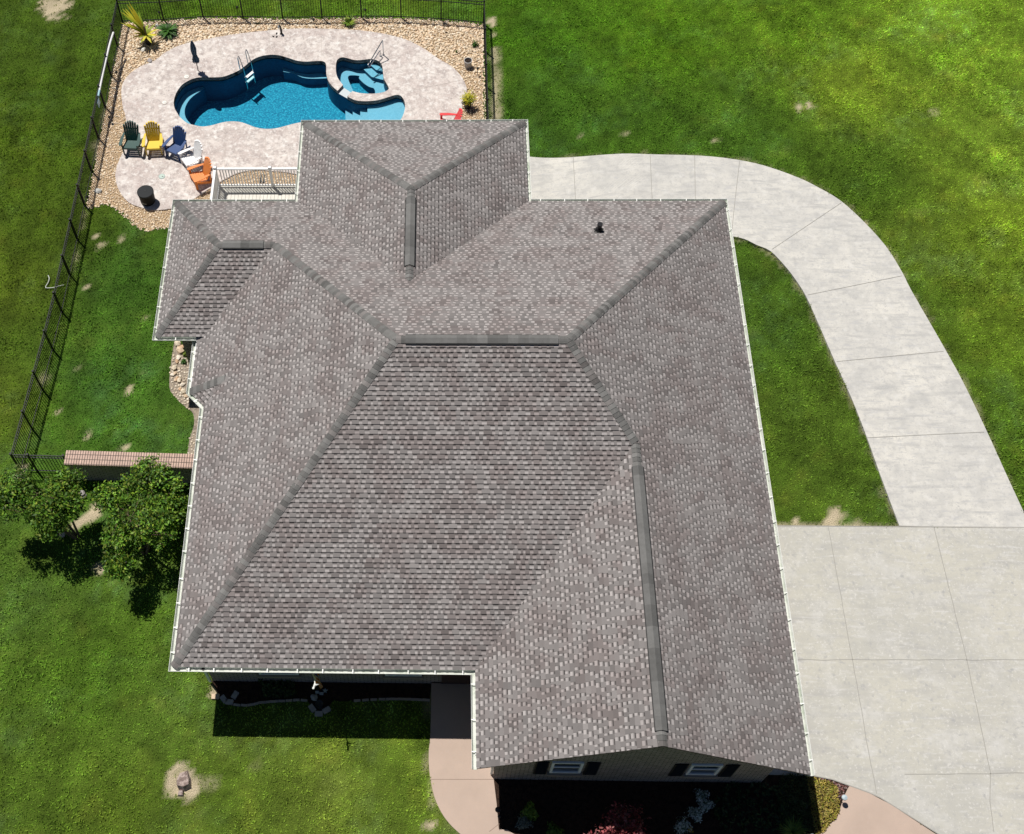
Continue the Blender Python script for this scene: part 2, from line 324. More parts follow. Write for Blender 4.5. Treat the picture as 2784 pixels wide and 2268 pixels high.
def lawn_color(x, y):
    d2 = (x[:, None] - AP[None, :, 0]) ** 2 + (y[:, None] - AP[None, :, 1]) ** 2
    wgt = 1 / (d2 + 2.0) ** 1.6
    c = (wgt @ AC) / wgt.sum(1, keepdims=True)
    c = c * np.array([1.22, 1.20, 0.85])
    n1 = vnoise(x, y, 1.1, 1); n2 = vnoise(x, y, 0.36, 2); n3 = vnoise(x, y, 0.13, 3); n4 = vnoise(x, y, 3.0, 4)
    k = 0.40 + 0.26 * n1 + 0.48 * n2 + 0.58 * n3 + 0.08 * n4
    c = c * k[:, None]
    yel = np.clip((vnoise(x, y, 0.8, 6) - 0.55) * 2.2, 0, 1) * np.clip((vnoise(x, y, 0.2, 7) - .25) * 1.6, 0, 1)
    c = c * (1 + yel[:, None] * np.array([0.50, 0.20, 0.4]))
    blu = np.clip((vnoise(x, y, 1.2, 16) - 0.5) * 2.0, 0, 1) * np.clip((vnoise(x, y, 0.2, 17) - .3) * 2, 0, 1)                       # bluish clover
    c = c * (1 + blu[:, None] * np.array([0.25, 0.25, 1.6]))
    stripe = 0.5 + 0.5 * np.sin((x * 0.80 + y * 0.60) * 2 * math.pi / 2.3 + 2 * vnoise(x, y, 4, 5))   # mower passes
    st2 = 0.5 + 0.5 * np.sin(x * 2 * math.pi / 1.5 + 1.5 * vnoise(x, y, 3, 15)); left = _S((1.5 - x) / 2)
    c = c * (1 + (0.20 * (stripe - 0.5) * (1 - left) + 0.17 * (st2 - .5) * left)[:, None])
    dry = np.zeros_like(x)
    wob = 0.45 * (n2 - 0.5) + 0.5 * (vnoise(x, y, 0.11, 9) - 0.5)
    for px, py, r, s in DP:
        r = r * (.72 if r < .6 else .92)
        t = 1 - np.sqrt((x - px) ** 2 + (y - py) ** 2) / (r * 1.12) + wob * 1.25
        dry = np.maximum(dry, np.clip(t * 2.4, 0, 1) * min(s, 1))
    # thin strip along the outside of the fence and pavement edges
    lf = np.clip(1 - np.abs(x - (fence_x(y) - 0.02)) / 0.28 + 0.8 * (n2 - .5), 0, 1) * ((y > 8.5) & (y < 28)) * np.clip(vnoise(x, y, 0.9, 12) * 1.7 - .3, 0, 1)
    fr = fence_right[1][0]
    rf = np.clip(1.25 - np.abs(x - (fr + 0.42)) / 0.3 + 0.9 * (n2 - .5), 0, 1) * ((y > 20) & (y < 28.5))
    dry = np.maximum(dry, np.maximum(0.8 * lf, 0.8 * rf))
    return c, np.clip(dry, 0, 1)
SOIL = np.array([.64, .54, .37])
def edge_dist(pl, x, y):
    d = np.full(x.shape, 1e9); P = np.array([p[:2] for p in pl])
    for a, b in zip(P, np.roll(P, -1, 0)):
        ab = b - a; L2_ = ab @ ab + 1e-9
        t = np.clip(((x - a[0]) * ab[0] + (y - a[1]) * ab[1]) / L2_, 0, 1)
        d = np.minimum(d, (x - a[0] - t * ab[0]) ** 2 + (y - a[1] - t * ab[1]) ** 2)
    return np.sqrt(d)
def curb_dry(x, y, dry):
    for pl, s in ((path_poly, .55), (walk_poly, .6), (drive_poly, .8)):
        d = edge_dist(pl, x, y)
        dry = np.maximum(dry, s * np.clip(1.25 - d / 0.17 + 1.6 * (vnoise(x, y, .5, 21) - .62), 0, 1))
    return dry
m_lawn = mat('lawn_soil_and_turf', attr='col', rough=0.95, spec=0.1, noise=[(30, .35, .65, (.45, .45, .45), 'MULTIPLY')], bump=(26, 0.9, 0.05))
gx = np.arange(-26, 46.01, 0.2); gy = np.arange(-18, 50.01, 0.2)
XX, YY = np.meshgrid(gx, gy); x_, y_ = XX.ravel(), YY.ravel()
hole_l = (-1e9,)
c_, dr = lawn_color(x_, y_); dr = curb_dry(x_, y_, dr)
dr = np.clip((dr - .35) * 1.7, 0, 1); cc = c_ * 1.15 * (1 - dr[:, None]) + SOIL * dr[:, None] * (0.75 + 0.4 * vnoise(x_, y_, .25, 33))[:, None]
nx, ny = len(gx), len(gy)
ii = (np.arange(ny - 1)[:, None] * nx + np.arange(nx - 1)[None, :]).ravel()
FF = np.stack([ii, ii + 1, ii + nx + 1, ii + nx], 1)
ctr_x = x_[FF].mean(1); ctr_y = y_[FF].mean(1)
big_hole = inside(pool_poly, ctr_x, ctr_y) | (inside(deck_poly, ctr_x, ctr_y) & (edge_dist(deck_poly, ctr_x, ctr_y) > 0.4))
big_hole |= inside(path_poly, ctr_x, ctr_y) & (edge_dist(path_poly, ctr_x, ctr_y) > 0.4)
FF = FF[~big_hole]
# a wide skirt out to the horizon, same sheet
sk = [(-26, -18), (46, -18), (46, 50), (-26, 50)]; far = [(-900, -900), (900, -900), (900, 900), (-900, 900)]
nv = len(x_)
V = np.concatenate([np.stack([x_, y_, dip(x_, y_) - .12 * inside(path_poly, x_, y_)], 1), np.array([(a, b, 0) for a, b in sk + far], float)])
cc = np.concatenate([cc, np.tile(cc.mean(0) * 1.05, (8, 1))])
FF = np.concatenate([FF, [[nv + i, nv + 4 + i, nv + 4 + (i + 1) % 4, nv + (i + 1) % 4] for i in range(4)]])
lawn = npmesh('lawn', V, FF, m_lawn, cc); tag(lawn, kind='structure')

# grass blades over the turf
def blades(name, x, y, colr, hmin, hmax, wmin, wmax, nb, m, lean=0.75, z=0.0):
    n = len(x); Vs = []; Cs = []; big_ = .6 + 1.0 * vnoise(x, y, .24, 70) * vnoise(x, y, 1.3, 71) * 1.6
    for k in range(nb):
        a = rng.random(n) * 2 * math.pi; h = (hmin + (hmax - hmin) * rng.random(n)) * big_; wd = wmin + (wmax - wmin) * rng.random(n)
        ox, oy = (rng.random(n) - .5) * .05, (rng.random(n) - .5) * .05
        le = lean * (0.35 + rng.random(n)) * h; dx, dy = np.cos(a), np.sin(a)
        b0 = np.stack([x + ox - dy * wd / 2, y + oy + dx * wd / 2, z + dip(x, y)], 1); b1 = np.stack([x + ox + dy * wd / 2, y + oy - dx * wd / 2, z + dip(x, y)], 1)
        tp = np.stack([x + ox + dx * le, y + oy + dy * le, z + h + dip(x, y)], 1)
        Vs.append(np.stack([b0, b1, tp], 1)); sh = (0.5 + 1.0 * rng.random(n))[:, None]
        Cs.append(np.repeat((colr * sh)[:, None, :], 3, 1))
    Vv = np.concatenate(Vs).reshape(-1, 3); Cv = np.concatenate(Cs).reshape(-1, 3)
    return npmesh(name, Vv, np.arange(len(Vv)).reshape(-1, 3), m, Cv)
m_grass = mat('grass_blade', attr='col', rough=0.7, spec=0.25, translucent=0.35)
st = 0.082
bx = np.arange(-15, 36, st); by = np.arange(-7, 36.5, st)
X, Y = np.meshgrid(bx, by); x = X.ravel() + (rng.random(X.size) - .5) * st * 1.3; y = Y.ravel() + (rng.random(X.size) - .5) * st * 1.3
keep = np.ones(x.shape, bool)
for pl in (deck_poly, path_poly, drive_poly, walk_poly, gbed_poly, fbed_poly, gravel_poly, house_poly, lbed_poly, bw_poly): keep &= ~inside(pl, x, y)
x, y = x[keep], y[keep]
cg, dg = lawn_color(x, y); dg = curb_dry(x, y, dg)
kp = rng.random(len(x)) > np.clip((dg - .45) * 2.1, 0, 1)
x, y, cg, dg = x[kp], y[kp], cg[kp], dg[kp]
cg = cg * 3.0 * (1 - dg[:, None] * .75) + np.array([.40, .37, .17]) * dg[:, None] * .75
grass = blades('grass', x, y, cg, .03, .075, .022, .045, 3, m_grass)
tag(grass, 'short mown grass blades covering the whole lawn', 'grass', kind='stuff')

# ------------------------------------------------------------------ pavements
m_path = mat('pale_concrete', (.62, .60, .545), 0.9, spec=0.15, noise=[(0.45, .40, .66, (.50, .49, .46), 'MIX'), (1.5, .44, .72, (.43, .425, .405), 'MIX'), (5, .52, .76, (.38, .375, .36), 'MIX'), (16, .56, .72, (.36, .36, .36), 'MIX'), (2.6, .52, .70, (.38, .377, .365), 'S:MIX'), (8, .56, .70, (.42, .42, .42), 'S:MIX'), (3.3, .55, .80, (.62, .61, .58), 'MIX'), (60, .45, .75, (.50, .49, .47), 'MIX')], bump=(90, .25, .003))
m_drive = mat('old_concrete', (.49, .475, .415), 0.9, spec=0.15, noise=[(0.3, .40, .66, (.41, .405, .375), 'MIX'), (1.6, .52, .72, (.37, .365, .35), 'S:MIX'), (5, .56, .72, (.56, .555, .54), 'S:MIX'), (0.9, .50, .78, (.55, .545, .53), 'MIX'), (2.6, .48, .80, (.40, .395, .37), 'MIX'), (7, .54, .80, (.36, .36, .355), 'MIX'), (34, .62, .70, (.27, .27, .27), 'MIX'), (13, .56, .70, (.58, .57, .54), 'MIX'), (4, .60, .72, (.33, .33, .33), 'MIX'), (120, .45, .75, (.42, .405, .36), 'MIX')], bump=(70, .35, .004))
m_walk = mat('pink_concrete', (.47, .365, .30), 0.85, spec=0.2, noise=[(0.8, .42, .68, (.41, .32, .265), 'MIX'), (14, .5, .75, (.44, .35, .295), 'MIX'), (90, .5, .75, (.40, .32, .27), 'MIX')], bump=(120, .2, .002))
m_deck = mat('stamped_concrete', (.66, .605, .56), 0.85, spec=0.2, noise=[(0.9, .42, .62, (.49, .415, .385), 'MIX'), (3.2, .46, .66, (.42, .36, .335), 'MIX'), (6, .48, .70, (.31, .265, .25), 'MIX'), (5, .52, .70, (.76, .735, .70), 'MIX'), (14, .55, .70, (.74, .71, .67), 'MIX'), (60, .45, .75, (.52, .47, .44), 'MIX')], bump=(14, .4, .008))
m_joint = mat('joint_filler', (.31, .30, .275), 0.95, spec=0.05)
m_jlight = mat('deck_joint', (.46, .41, .37), 0.95, spec=0.05)
PZ = 0.04
def slab(name, pl, z, m, holes=(), z0=-0.1):
    b = MB(); b.prism(pl, z0, z, holes); o = b.build(name, m); tag(o, kind='structure'); return o
path = slab('path', path_poly, PZ, m_path); drive = slab('driveway', drive_poly, PZ - 0.006, m_drive); walk = slab('walkway', walk_poly, PZ, m_walk)
deck = slab('pool_deck', deck_poly, DECKZ, m_deck, [pool_poly])
def joints(parent, lines, z, wd, m, wig=0.0):
    b = MB()
    for ln in lines:
        pts = [np.array(p) for p in ln]
        for p, q in zip(pts[:-1], pts[1:]):
            n = max(1, int(np.linalg.norm(q - p) / 0.4))
            prev = p
            for k in range(1, n + 1):
                cur = p + (q - p) * k / n + (rng.normal(size=2) * wig if (wig and k < n) else 0)
                d = (cur - prev) / np.linalg.norm(cur - prev); r = np.array([d[1], -d[0]]) * wd / 2
                b.add([(q_[0], q_[1], z + float(dip(*q_))) for q_ in (prev + r, cur + r, cur - r, prev - r)], [(0, 1, 2, 3)]); prev = cur
    o = b.build('joint', m, None); o.parent = parent; return o
bt = bmesh.new(); bt.from_mesh(path.data); bmesh.ops.triangulate(bt, faces=bt.faces); bmesh.ops.subdivide_edges(bt, edges=bt.edges, cuts=5, use_grid_fill=True); bt.to_mesh(path.data); bt.free()
for v in path.data.vertices: v.co.z += float(dip(max(v.co.x, 10.85), v.co.y))
joints(path, [[Gt(*p) for p in l] for l in ([(2098, 680), (2287, 553)], [(2195, 804), (2451, 752)], [(2273, 985), (2564, 957)], [(2356, 1192), (2674, 1176.5)], [(1558, 428), (1565, 556)], [(1767, 423), (1773, 556)], [(1888, 425), (1890, 556)], [(2010, 440), (1996, 560), (1988, 643)])], PZ + .008, .018, m_joint)
joints(drive, [poly(l) for l in ([(2251, 1434), (2382, 2159)], [(2538, 1434), (2625, 1785), (2692, 2103), (2690, 2180), (2700, 2262)], [(2160, 1795), (2800, 1795)], [(2458, 2106), (2800, 2103)])], PZ - .002, .02, m_joint, wig=.008)
joints(drive, [[(17.2, DY + .0), (35, DY + .0)]], PZ + .001, .03, m_joint)
joints(drive, [drive_front], PZ + .004, .03, m_joint)
joints(walk, [poly(l) for l in ([(1168, 2120), (1342, 2120)], [(1330, 2262), (1358, 2240)], [(1173, 1999), (1288, 1999)])][:2], PZ + .004, .014, mat('walk_joint', (.26, .19, .15), .95))
joints(deck, [poly(l) for l in ([(589, 104), (600, 148), (611, 183)], [(733, 84), (733, 146)], [(872, 79), (876, 158)], [(1037, 152), (1085, 113)], [(1264, 219), (1105, 253)], [(1145, 183), (1178, 158)], [(332, 299), (374, 294)], [(465, 445), (420, 509)], [(612, 335), (612, 480)], [(724, 358), (718, 462)], [(395, 440), (452, 455)], [(344, 370), (480, 345)], [(440, 150), (470, 190), (500, 225)])], DECKZ + .004, .014, m_jlight)
m_step = mat('step_concrete', (.33, .27, .235), .85)
sto = slab('front_step', [walk_left[0], (9.38, walk_left[0][1]), (9.38, 1.0), (walk_left[0][0], 1.0)], .16, m_step)
yst = G2(1200, 1872)[1]
for v in sto.data.vertices:
    if v.co.y < yst + 0.0 and v.co.y < .99: v.co.y = yst + 0.12

# ------------------------------------------------------------------ gravel and beds
m_gravel_base = mat('tan_gravel_fines', (.45, .33, .20), .95, noise=[(14, .4, .65, (.27, .19, .12), 'MIX')], bump=(30, .8, .03), spec=0.05)
gb = slab('gravel_bed', gravel_poly, 0.02, m_gravel_base, [], 0.0)
# cut the sheet where the pool deck and basin are: rebuild without the deck area
me = gb.data; bmx = bmesh.new(); bmx.from_mesh(me)
bmesh.ops.subdivide_edges(bmx, edges=bmx.edges, cuts=0)
bmx.free()
bpy.data.objects.remove(gb)
gxs = np.arange(-6.4, 12.5, .15); gys = np.arange(14, 31, .15)
XX, YY = np.meshgrid(gxs, gys); xs, ys = XX.ravel(), YY.ravel(); nx = len(gxs)
ii = (np.arange(len(gys) - 1)[:, None] * nx + np.arange(nx - 1)[None, :]).ravel(); FQ = np.stack([ii, ii + 1, ii + nx + 1, ii + nx], 1)
ok = inside(gravel_poly, xs, ys) & ~(inside(deck_poly, xs, ys) & (edge_dist(deck_poly, xs, ys) > .3))
FQ = FQ[ok[FQ].all(1)]
gb = npmesh('gravel_bed', np.stack([xs, ys, np.full_like(xs, .012)], 1), FQ, m_gravel_base); tag(gb, kind='structure')
ICO_V = []; _b = bmesh.new(); bmesh.ops.create_icosphere(_b, subdivisions=1, radius=1); ICO_V = np.array([v.co[:] for v in _b.verts]); ICO_F = np.array([[v.index for v in f.verts] for f in _b.faces]); _b.free()
def stones(name, x, y, size, palette, m, z=0.012, flat=.55, zoff=None):
    n = len(x); nvv = len(ICO_V)
    s = size * (0.6 + 0.8 * rng.random(n)); ang = rng.random(n) * 2 * math.pi
    sx, sy, sz = s * (0.8 + .5 * rng.random(n)), s * (0.55 + .35 * rng.random(n)), s * flat * (0.7 + .6 * rng.random(n))
    v = ICO_V[None] * (1 + 0.28 * (rng.random((n, nvv, 1)) - .5)) * np.stack([sx, sy, sz], 1)[:, None, :]
    tilt = (rng.random(n) - .5) * 0.9; ct, stt = np.cos(tilt), np.sin(tilt)
    vx, vz = v[:, :, 0] * ct[:, None] - v[:, :, 2] * stt[:, None], v[:, :, 0] * stt[:, None] + v[:, :, 2] * ct[:, None]
    ca, sa = np.cos(ang)[:, None], np.sin(ang)[:, None]
    V = np.stack([vx * ca - v[:, :, 1] * sa + x[:, None], vx * sa + v[:, :, 1] * ca + y[:, None], vz + (z + sz * .35)[:, None]], 2)
    Fc = (ICO_F[None] + (np.arange(n) * nvv)[:, None, None]).reshape(-1, 3)
    pc = (np.array(palette)[rng.integers(0, len(palette), n)] * .65 + np.mean(palette, 0) * .35) * (0.82 + 0.36 * rng.random(n))[:, None]
    return npmesh(name, V.reshape(-1, 3), Fc, m, np.repeat(pc, nvv, 0))
m_stone = mat('river_stone', attr='col', rough=0.8, spec=0.25)
PEB = [tuple(min(.9, q * .8 + w_) for q, w_ in zip(p_, (.20, .17, .12))) for p_ in [(.62, .47, .30), (.66, .54, .39), (.72, .63, .50), (.55, .38, .22), (.60, .44, .31), (.50, .38, .27), (.68, .52, .38), (.78, .72, .62), (.44, .37, .30), (.62, .42, .28)]]
def scatter(pl, step, excl=(), x0=-6.6, x1=12.6, y0=13, y1=31):
    X, Y = np.meshgrid(np.arange(x0, x1, step), np.arange(y0, y1, step))
    x = X.ravel() + (rng.random(X.size) - .5) * step * 1.2; y = Y.ravel() + (rng.random(X.size) - .5) * step * 1.2
    k = inside(pl, x, y)
    for e in excl: k &= ~inside(e, x, y)
    return x[k], y[k]
gxp, gyp = scatter(gravel_poly, .074, (deck_poly,))
big = np.clip((gyp - 25.3) / 3, 0, 1) * (0.5 + 0.5 * vnoise(gxp, gyp, 1.5, 40)) + 0.5 * np.clip((gxp - 10.6) / 1.2, 0, 1)
gs = stones('gravel', gxp, gyp, .040 + .024 * big, PEB, m_stone)
tag(gs, 'tan and cream river stones filling the bed round the pool deck', 'gravel', kind='stuff')
m_mulch = mat('dark_mulch', (.045, .028, .020), .95, spec=0.05, noise=[(8, .42, .62, (.018, .012, .010), 'MIX'), (45, .5, .7, (.075, .045, .032), 'MIX')], bump=(40, 1.0, .04))
m_soil = mat('grey_bed_soil', (.30, .25, .20), .95, spec=0.05, noise=[(5, .45, .6, (.20, .165, .135), 'MIX'), (30, .5, .7, (.42, .36, .28), 'MIX')], bump=(30, .7, .03))
for nm, pl, m in (('front_flower_bed', fbed_poly, m_mulch), ('garage_flower_bed', gbed_poly, m_mulch), ('side_bed', lbed_poly, m_soil)):
    slab(nm, pl, 0.016, m, (), 0.0)
# pale stones edging the side bed: individually placed
def boulder(name, label, cat, x, y, r, c, z=0.0, flat=.6, group=None, sub=2, ax=(1, .75), m=None, seed=0):
    b = bmesh.new(); bmesh.ops.create_icosphere(b, subdivisions=sub, radius=1); rr = np.random.default_rng(seed + 5)
    off = rr.random(3) * 9; ang = rr.random() * 6
    for v in b.verts:
        p = np.array(v.co[:]); k = 1 + .22 * math.sin(2.3 * p[0] + off[0]) * math.sin(2.1 * p[1] + off[1]) + .14 * math.sin(4.4 * p[2] + off[2] + 3 * p[0]) + (rr.random() - .5) * .10
        v.co = Vector(p * k)
        v.co = Vector((v.co.x * r * ax[0], v.co.y * r * ax[1], v.co.z * r * flat))
    bmesh.ops.rotate(b, verts=b.verts, matrix=Matrix.Rotation(ang, 3, 'Z'))
    zmin = min(v.co.z for v in b.verts)
    me = bpy.data.meshes.new(name)
    for v in b.verts: v.co.z -= zmin * .75
    b.to_mesh(me); b.free(); me.materials.append(m or mat('rock_%d' % hash(c) if False else 'rock_%02d%02d%02d' % tuple(int(q * 99) for q in c), c, .85, noise=[(9, .4, .65, tuple(q * .6 for q in c), 'MIX'), (40, .5, .7, tuple(min(1, q * 1.25) for q in c), 'MIX')], bump=(25, .5, .02)))
    o = bpy.data.objects.new(name, me); col.objects.link(o); o.location = (x, y, z)
    return tag(o, label, cat, group)
sx, sy = scatter(lbed_poly, .1, (), -2.4, 1, 7, 13)
k = (sx < np.interp(sy, [8, 9.4, 10, 11, 12.4], [.2, -.05, -1.0, -.95, -.55])) | (rng.random(len(sx)) < .12)
k &= sx < 0.2
ss = stones('pebbles', sx[k], sy[k], np.full(k.sum(), .04), [(.66, .58, .45), (.72, .66, .55), (.58, .47, .34), (.5, .42, .33)], m_stone)
tag(ss, 'pale pebbles covering the narrow bed along the left wall', 'gravel', kind='stuff')
side = [(485, 938, .26), (492, 955, .3), (486, 975, .2), (482, 985, .17), (475, 1003, .22), (478, 1016, .15), (470, 1020, .16), (482, 1030, .16), (488, 1036, .2), (478, 1035, .14), (496, 1048, .17), (490, 1060, .14), (500, 1067, .22), (508, 1078, .2), (514, 1086, .14), (497, 945, .2)]
for i, (a, b, r) in enumerate(side):
    boulder('edging_stone', 'pale irregular edging stone in the loose row between the side lawn and the house wall', 'stone', *G2(a, b), r * .62, [(.70, .60, .46), (.62, .48, .34), (.74, .66, .55), (.56, .38, .24)][i % 4], .01, .5, 'stones edging the side bed', 1, seed=i)

# ------------------------------------------------------------------ shingle roof
HOUSE = thing('house', 'single-storey brick house under a large grey-brown hipped shingle roof with white gutters', 'house', (8.0, 8.0, 0.0))
m_shingle = mat('asphalt_shingle', attr='col', rough=0.92, spec=0.18, noise=[(160, .35, .7, (.72, .72, .72), 'MULTIPLY')], bump=(220, .5, .004))
m_cap = mat('ridge_cap_shingle', attr='col', rough=0.92, spec=0.18, noise=[(120, .35, .7, (.75, .75, .75), 'MULTIPLY'), (7, .4, .7, (.86, .86, .85), 'MULTIPLY')], bump=(200, .4, .004))
EXP = 0.1425
def clip_poly(pl, tri):
    out = pl
    for i in range(3):
        a, b = tri[i], tri[(i + 1) % 3]; res = []
        for k in range(len(out)):
            p, q = out[k], out[(k + 1) % len(out)]
            dp = (b[0] - a[0]) * (p[1] - a[1]) - (b[1] - a[1]) * (p[0] - a[0]); dq = (b[0] - a[0]) * (q[1] - a[1]) - (b[1] - a[1]) * (q[0] - a[0])
            if dp >= 0: res.append(p)
            if dp * dq < 0:
                t = dp / (dp - dq); res.append((p[0] + (q[0] - p[0]) * t, p[1] + (q[1] - p[1]) * t))
        out = res
        if len(out) < 3: return []
    return out
roof = MB()
def tone(px, py):
    n = float(vnoise(np.array([px]), np.array([py]), .42, 50)[0]); n2 = float(vnoise(np.array([px]), np.array([py]), .22, 51)[0])
    g = np.array([.245, .228, .223]); br = np.array([.205, .180, .175])
    t = min(1, max(0, (n - .34) * 2.0 + random.uniform(-.45, .45)))
    return g * (1 - t) + br * t, n2
def shingles(pts, u, eave_o, up_slope):
    """cover the planar polygon pts (3D) with courses; u = unit vector along the eave, eave_o = a point of the eave line"""
    nrm = u.cross(up_slope).normalized()
    if nrm.z < 0: nrm = -nrm
    P2 = [((p - eave_o).dot(u), (p - eave_o).dot(up_slope)) for p in pts]
    ar = sum(P2[i][0] * P2[(i + 1) % len(P2)][1] - P2[(i + 1) % len(P2)][0] * P2[i][1] for i in range(len(P2)))
    if ar < 0: P2 = P2[::-1]
    tris = []
    for t in tessellate_polygon([[Vector((p[0], p[1], 0)) for p in P2]]):
        a, b, c_ = (P2[i] for i in t)
        if (b[0] - a[0]) * (c_[1] - a[1]) - (b[1] - a[1]) * (c_[0] - a[0]) < 0: a, b, c_ = a, c_, b
        tris.append((a, b, c_))
    def W(p, off): return eave_o + u * p[0] + up_slope * p[1] + nrm * off
    # solid board under the shingles
    roof.col = (.03, .03, .03); roof.add([W(p, -.004) for p in P2], [tuple(t) for t in tessellate_polygon([[Vector((p[0], p[1], 0)) for p in P2]])])
    vmin = min(p[1] for p in P2); vmax = max(p[1] for p in P2)
    k0 = int(math.floor(vmin / EXP)); k1 = int(math.ceil(vmax / EXP))
    def emit(q, v0, o0, slope, c, walls=0.0):
        """q = (u0,u1,va,vb) rect; offset above board = o0 - slope*(v-v0)"""
        rect = [(q[0], q[2]), (q[1], q[2]), (q[1], q[3]), (q[0], q[3])]
        pieces = []; full = False
        for tr in tris:
            if all(((tr[(i + 1) % 3][0] - tr[i][0]) * (p[1] - tr[i][1]) - (tr[(i + 1) % 3][1] - tr[i][1]) * (p[0] - tr[i][0])) >= 0 for i in range(3) for p in rect):
                pieces = [rect]; full = True; break
            if max(p[0] for p in tr) < q[0] or min(p[0] for p in tr) > q[1] or max(p[1] for p in tr) < q[2] or min(p[1] for p in tr) > q[3]: continue
            r = clip_poly(rect, tr)
            if r: pieces.append(r)
        roof.col = tuple(c)
        for r in pieces:
            roof.add([W(p, o0 - slope * (p[1] - v0)) for p in r], [tuple(range(len(r)))])
        if walls and full:
            va, vb = q[2], q[3]; f = lambda uu, vv, d: W((uu, vv), o0 - slope * (vv - v0) - d)
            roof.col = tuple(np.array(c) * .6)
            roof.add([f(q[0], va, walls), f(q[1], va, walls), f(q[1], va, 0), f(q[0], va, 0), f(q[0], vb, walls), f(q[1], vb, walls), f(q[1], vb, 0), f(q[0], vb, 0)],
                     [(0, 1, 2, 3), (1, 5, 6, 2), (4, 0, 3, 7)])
    for kk in range(k0, k1):
        v0, v1 = kk * EXP, (kk + 1) * EXP
        us = []
        for vv in (v0 + 1e-3, v1 - 1e-3, (v0 + v1) / 2):
            for i in range(len(P2)):
                (ua, va), (ub, vb) = P2[i], P2[(i + 1) % len(P2)]
                if (va > vv) != (vb > vv): us.append(ua + (ub - ua) * (vv - va) / (vb - va))
        for p in P2:
            if v0 <= p[1] <= v1: us.append(p[0])
        if not us: continue
        a, b = min(us) - .02, max(us) + .02
        uu = a - random.random() * .3
        while uu < b:
            tw = random.choice((.075, .10, .12, .14, .19, .23)) * random.uniform(.85, 1.15); gw = random.choice((.075, .09, .11, .13)) * random.uniform(.85, 1.2)
            wp = W((uu, v0), 0); base, n2 = tone(wp.x + wp.z * .3, wp.y + wp.z * .4 )
            br_ = .80 + .30 * n2 + random.uniform(-.15, .15)
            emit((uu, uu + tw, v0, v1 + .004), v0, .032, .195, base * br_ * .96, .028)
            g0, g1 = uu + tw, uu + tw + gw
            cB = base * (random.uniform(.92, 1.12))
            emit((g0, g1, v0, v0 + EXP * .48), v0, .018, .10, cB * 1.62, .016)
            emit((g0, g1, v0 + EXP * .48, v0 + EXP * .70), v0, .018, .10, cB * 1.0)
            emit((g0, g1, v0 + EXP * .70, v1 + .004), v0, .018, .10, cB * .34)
            # step at the bottom of the gap
            uu = g1
def plane(pts, eave_o, eave_dir):
    u = Vector(eave_dir).normalized()
    n = (pts[1] - pts[0]).cross(pts[2] - pts[0])
    # robust normal
    n = Vector((0, 0, 0))
    for i in range(len(pts)): n += pts[i].cross(pts[(i + 1) % len(pts)])
    n.normalize()
    if n.z < 0: n = -n
    upv = n.cross(u).normalized()
    if upv.z < 0: upv = -upv
    shingles(pts, u, eave_o, upv)
plane([A, B, H, F, Gg], A, (1, 0, 0))
plane([D, Ee, F, H, I], D, (0, 1, 0))
plane([Ee, J3, J6, J4, K1, K4, K5, Gg, F], Ee, (1, 0, 0))
plane([A, Gg, K5, K3, K3b, L1, T, L2], P3(xL, 0, 0), (0, 1, 0))
plane([C, B, H, I], C, (0, 1, 0))
plane([J1, J5, J6, J4], J1, (0, 1, 0)); plane([J2, J3, J6, J5], J2, (0, 1, 0)); plane([J1, J2, J5], J1, (1, 0, 0))
plane([K1, K2, K4], K2, (0, 1, 0)); plane([K2, K3, K5, K4], K2, (1, 0, 0))
plane([L1, L2d, T], L1, L2d - L1)
ro = roof.build('roof', m_shingle, HOUSE)

def caps(pts, wl=0.132, step=0.145, lift=0.040, n1=None, n2=None):
    """bent cap shingles running up from pts[0] to pts[1]; n1/n2 = normals of the planes on both sides"""
    a, b = Vector(pts[0]), Vector(pts[1]); d = (b - a); L = d.length; d.normalize()
    mb = MB(); up = (n1 + n2).normalized()
    r1 = n1.cross(d); r1 = r1 if r1.dot(n2) < 0 else -r1      # down the first plane, away from the second
    r2 = n2.cross(d); r2 = r2 if r2.dot(n1) < 0 else -r2
    r1.normalize(); r2.normalize()
    m = int(L / step) + 1
    for i in range(m):
        s0 = i * step; s1 = min(s0 + step + .03, L)
        if s1 - s0 < .02: continue
        g = random.choice((.125, .145, .16, .175, .195, .215)) * random.uniform(.92, 1.08)
        mb.col = (g * 1.0, g * .985, g * .955) if random.random() < .8 else (g * 1.02, g * .95, g * .92)
        o0, o1 = lift, lift - .014
        ring = []
        for s, o in ((s0, o0), (s1, o1)):
            c = a + d * s + up * (o - .004)
            ring.append([a + d * s + r1 * wl + n1 * (o * .85), a + d * s + r1 * wl * .35 + n1 * o, c, a + d * s + r2 * wl * .35 + n2 * o, a + d * s + r2 * wl + n2 * (o * .85)])
        v = ring[0] + ring[1]; f = [(k, k + 1, k + 6, k + 5) for k in range(4)]
        bl = [p - (n1 if k < 2 else n2 if k > 2 else up) * .02 for k, p in enumerate(ring[0])]
        mb.add(v, f); mb.add(ring[0] + bl, [(k + 1, k, k + 5, k + 6) for k in range(4)])
        for side in (0, 4):
            n = n1 if side == 0 else n2
            mb.add([ring[0][side], ring[1][side], ring[1][side] - n * .025, ring[0][side] - n * .025], [(0, 1, 2, 3)])
    return mb.build('ridge_cap', m_cap, ro)
def N_(slope, dx, dy): return Vector((-slope * dx, -slope * dy, 1)).normalized()   # normal of a plane rising along (dx,dy)
nL, nRt, nFr, nRe = N_(sL, 1, 0), N_(sR, -1, 0), N_(sF, 0, 1), N_(sB, 0, -1)
nGl, nPl, nPr, nWl, nWf = N_(sG, 1, 0), N_(sP, 1, 0), N_(sP, -1, 0), N_(sW, 1, 0), N_(sWf, 0, 1)
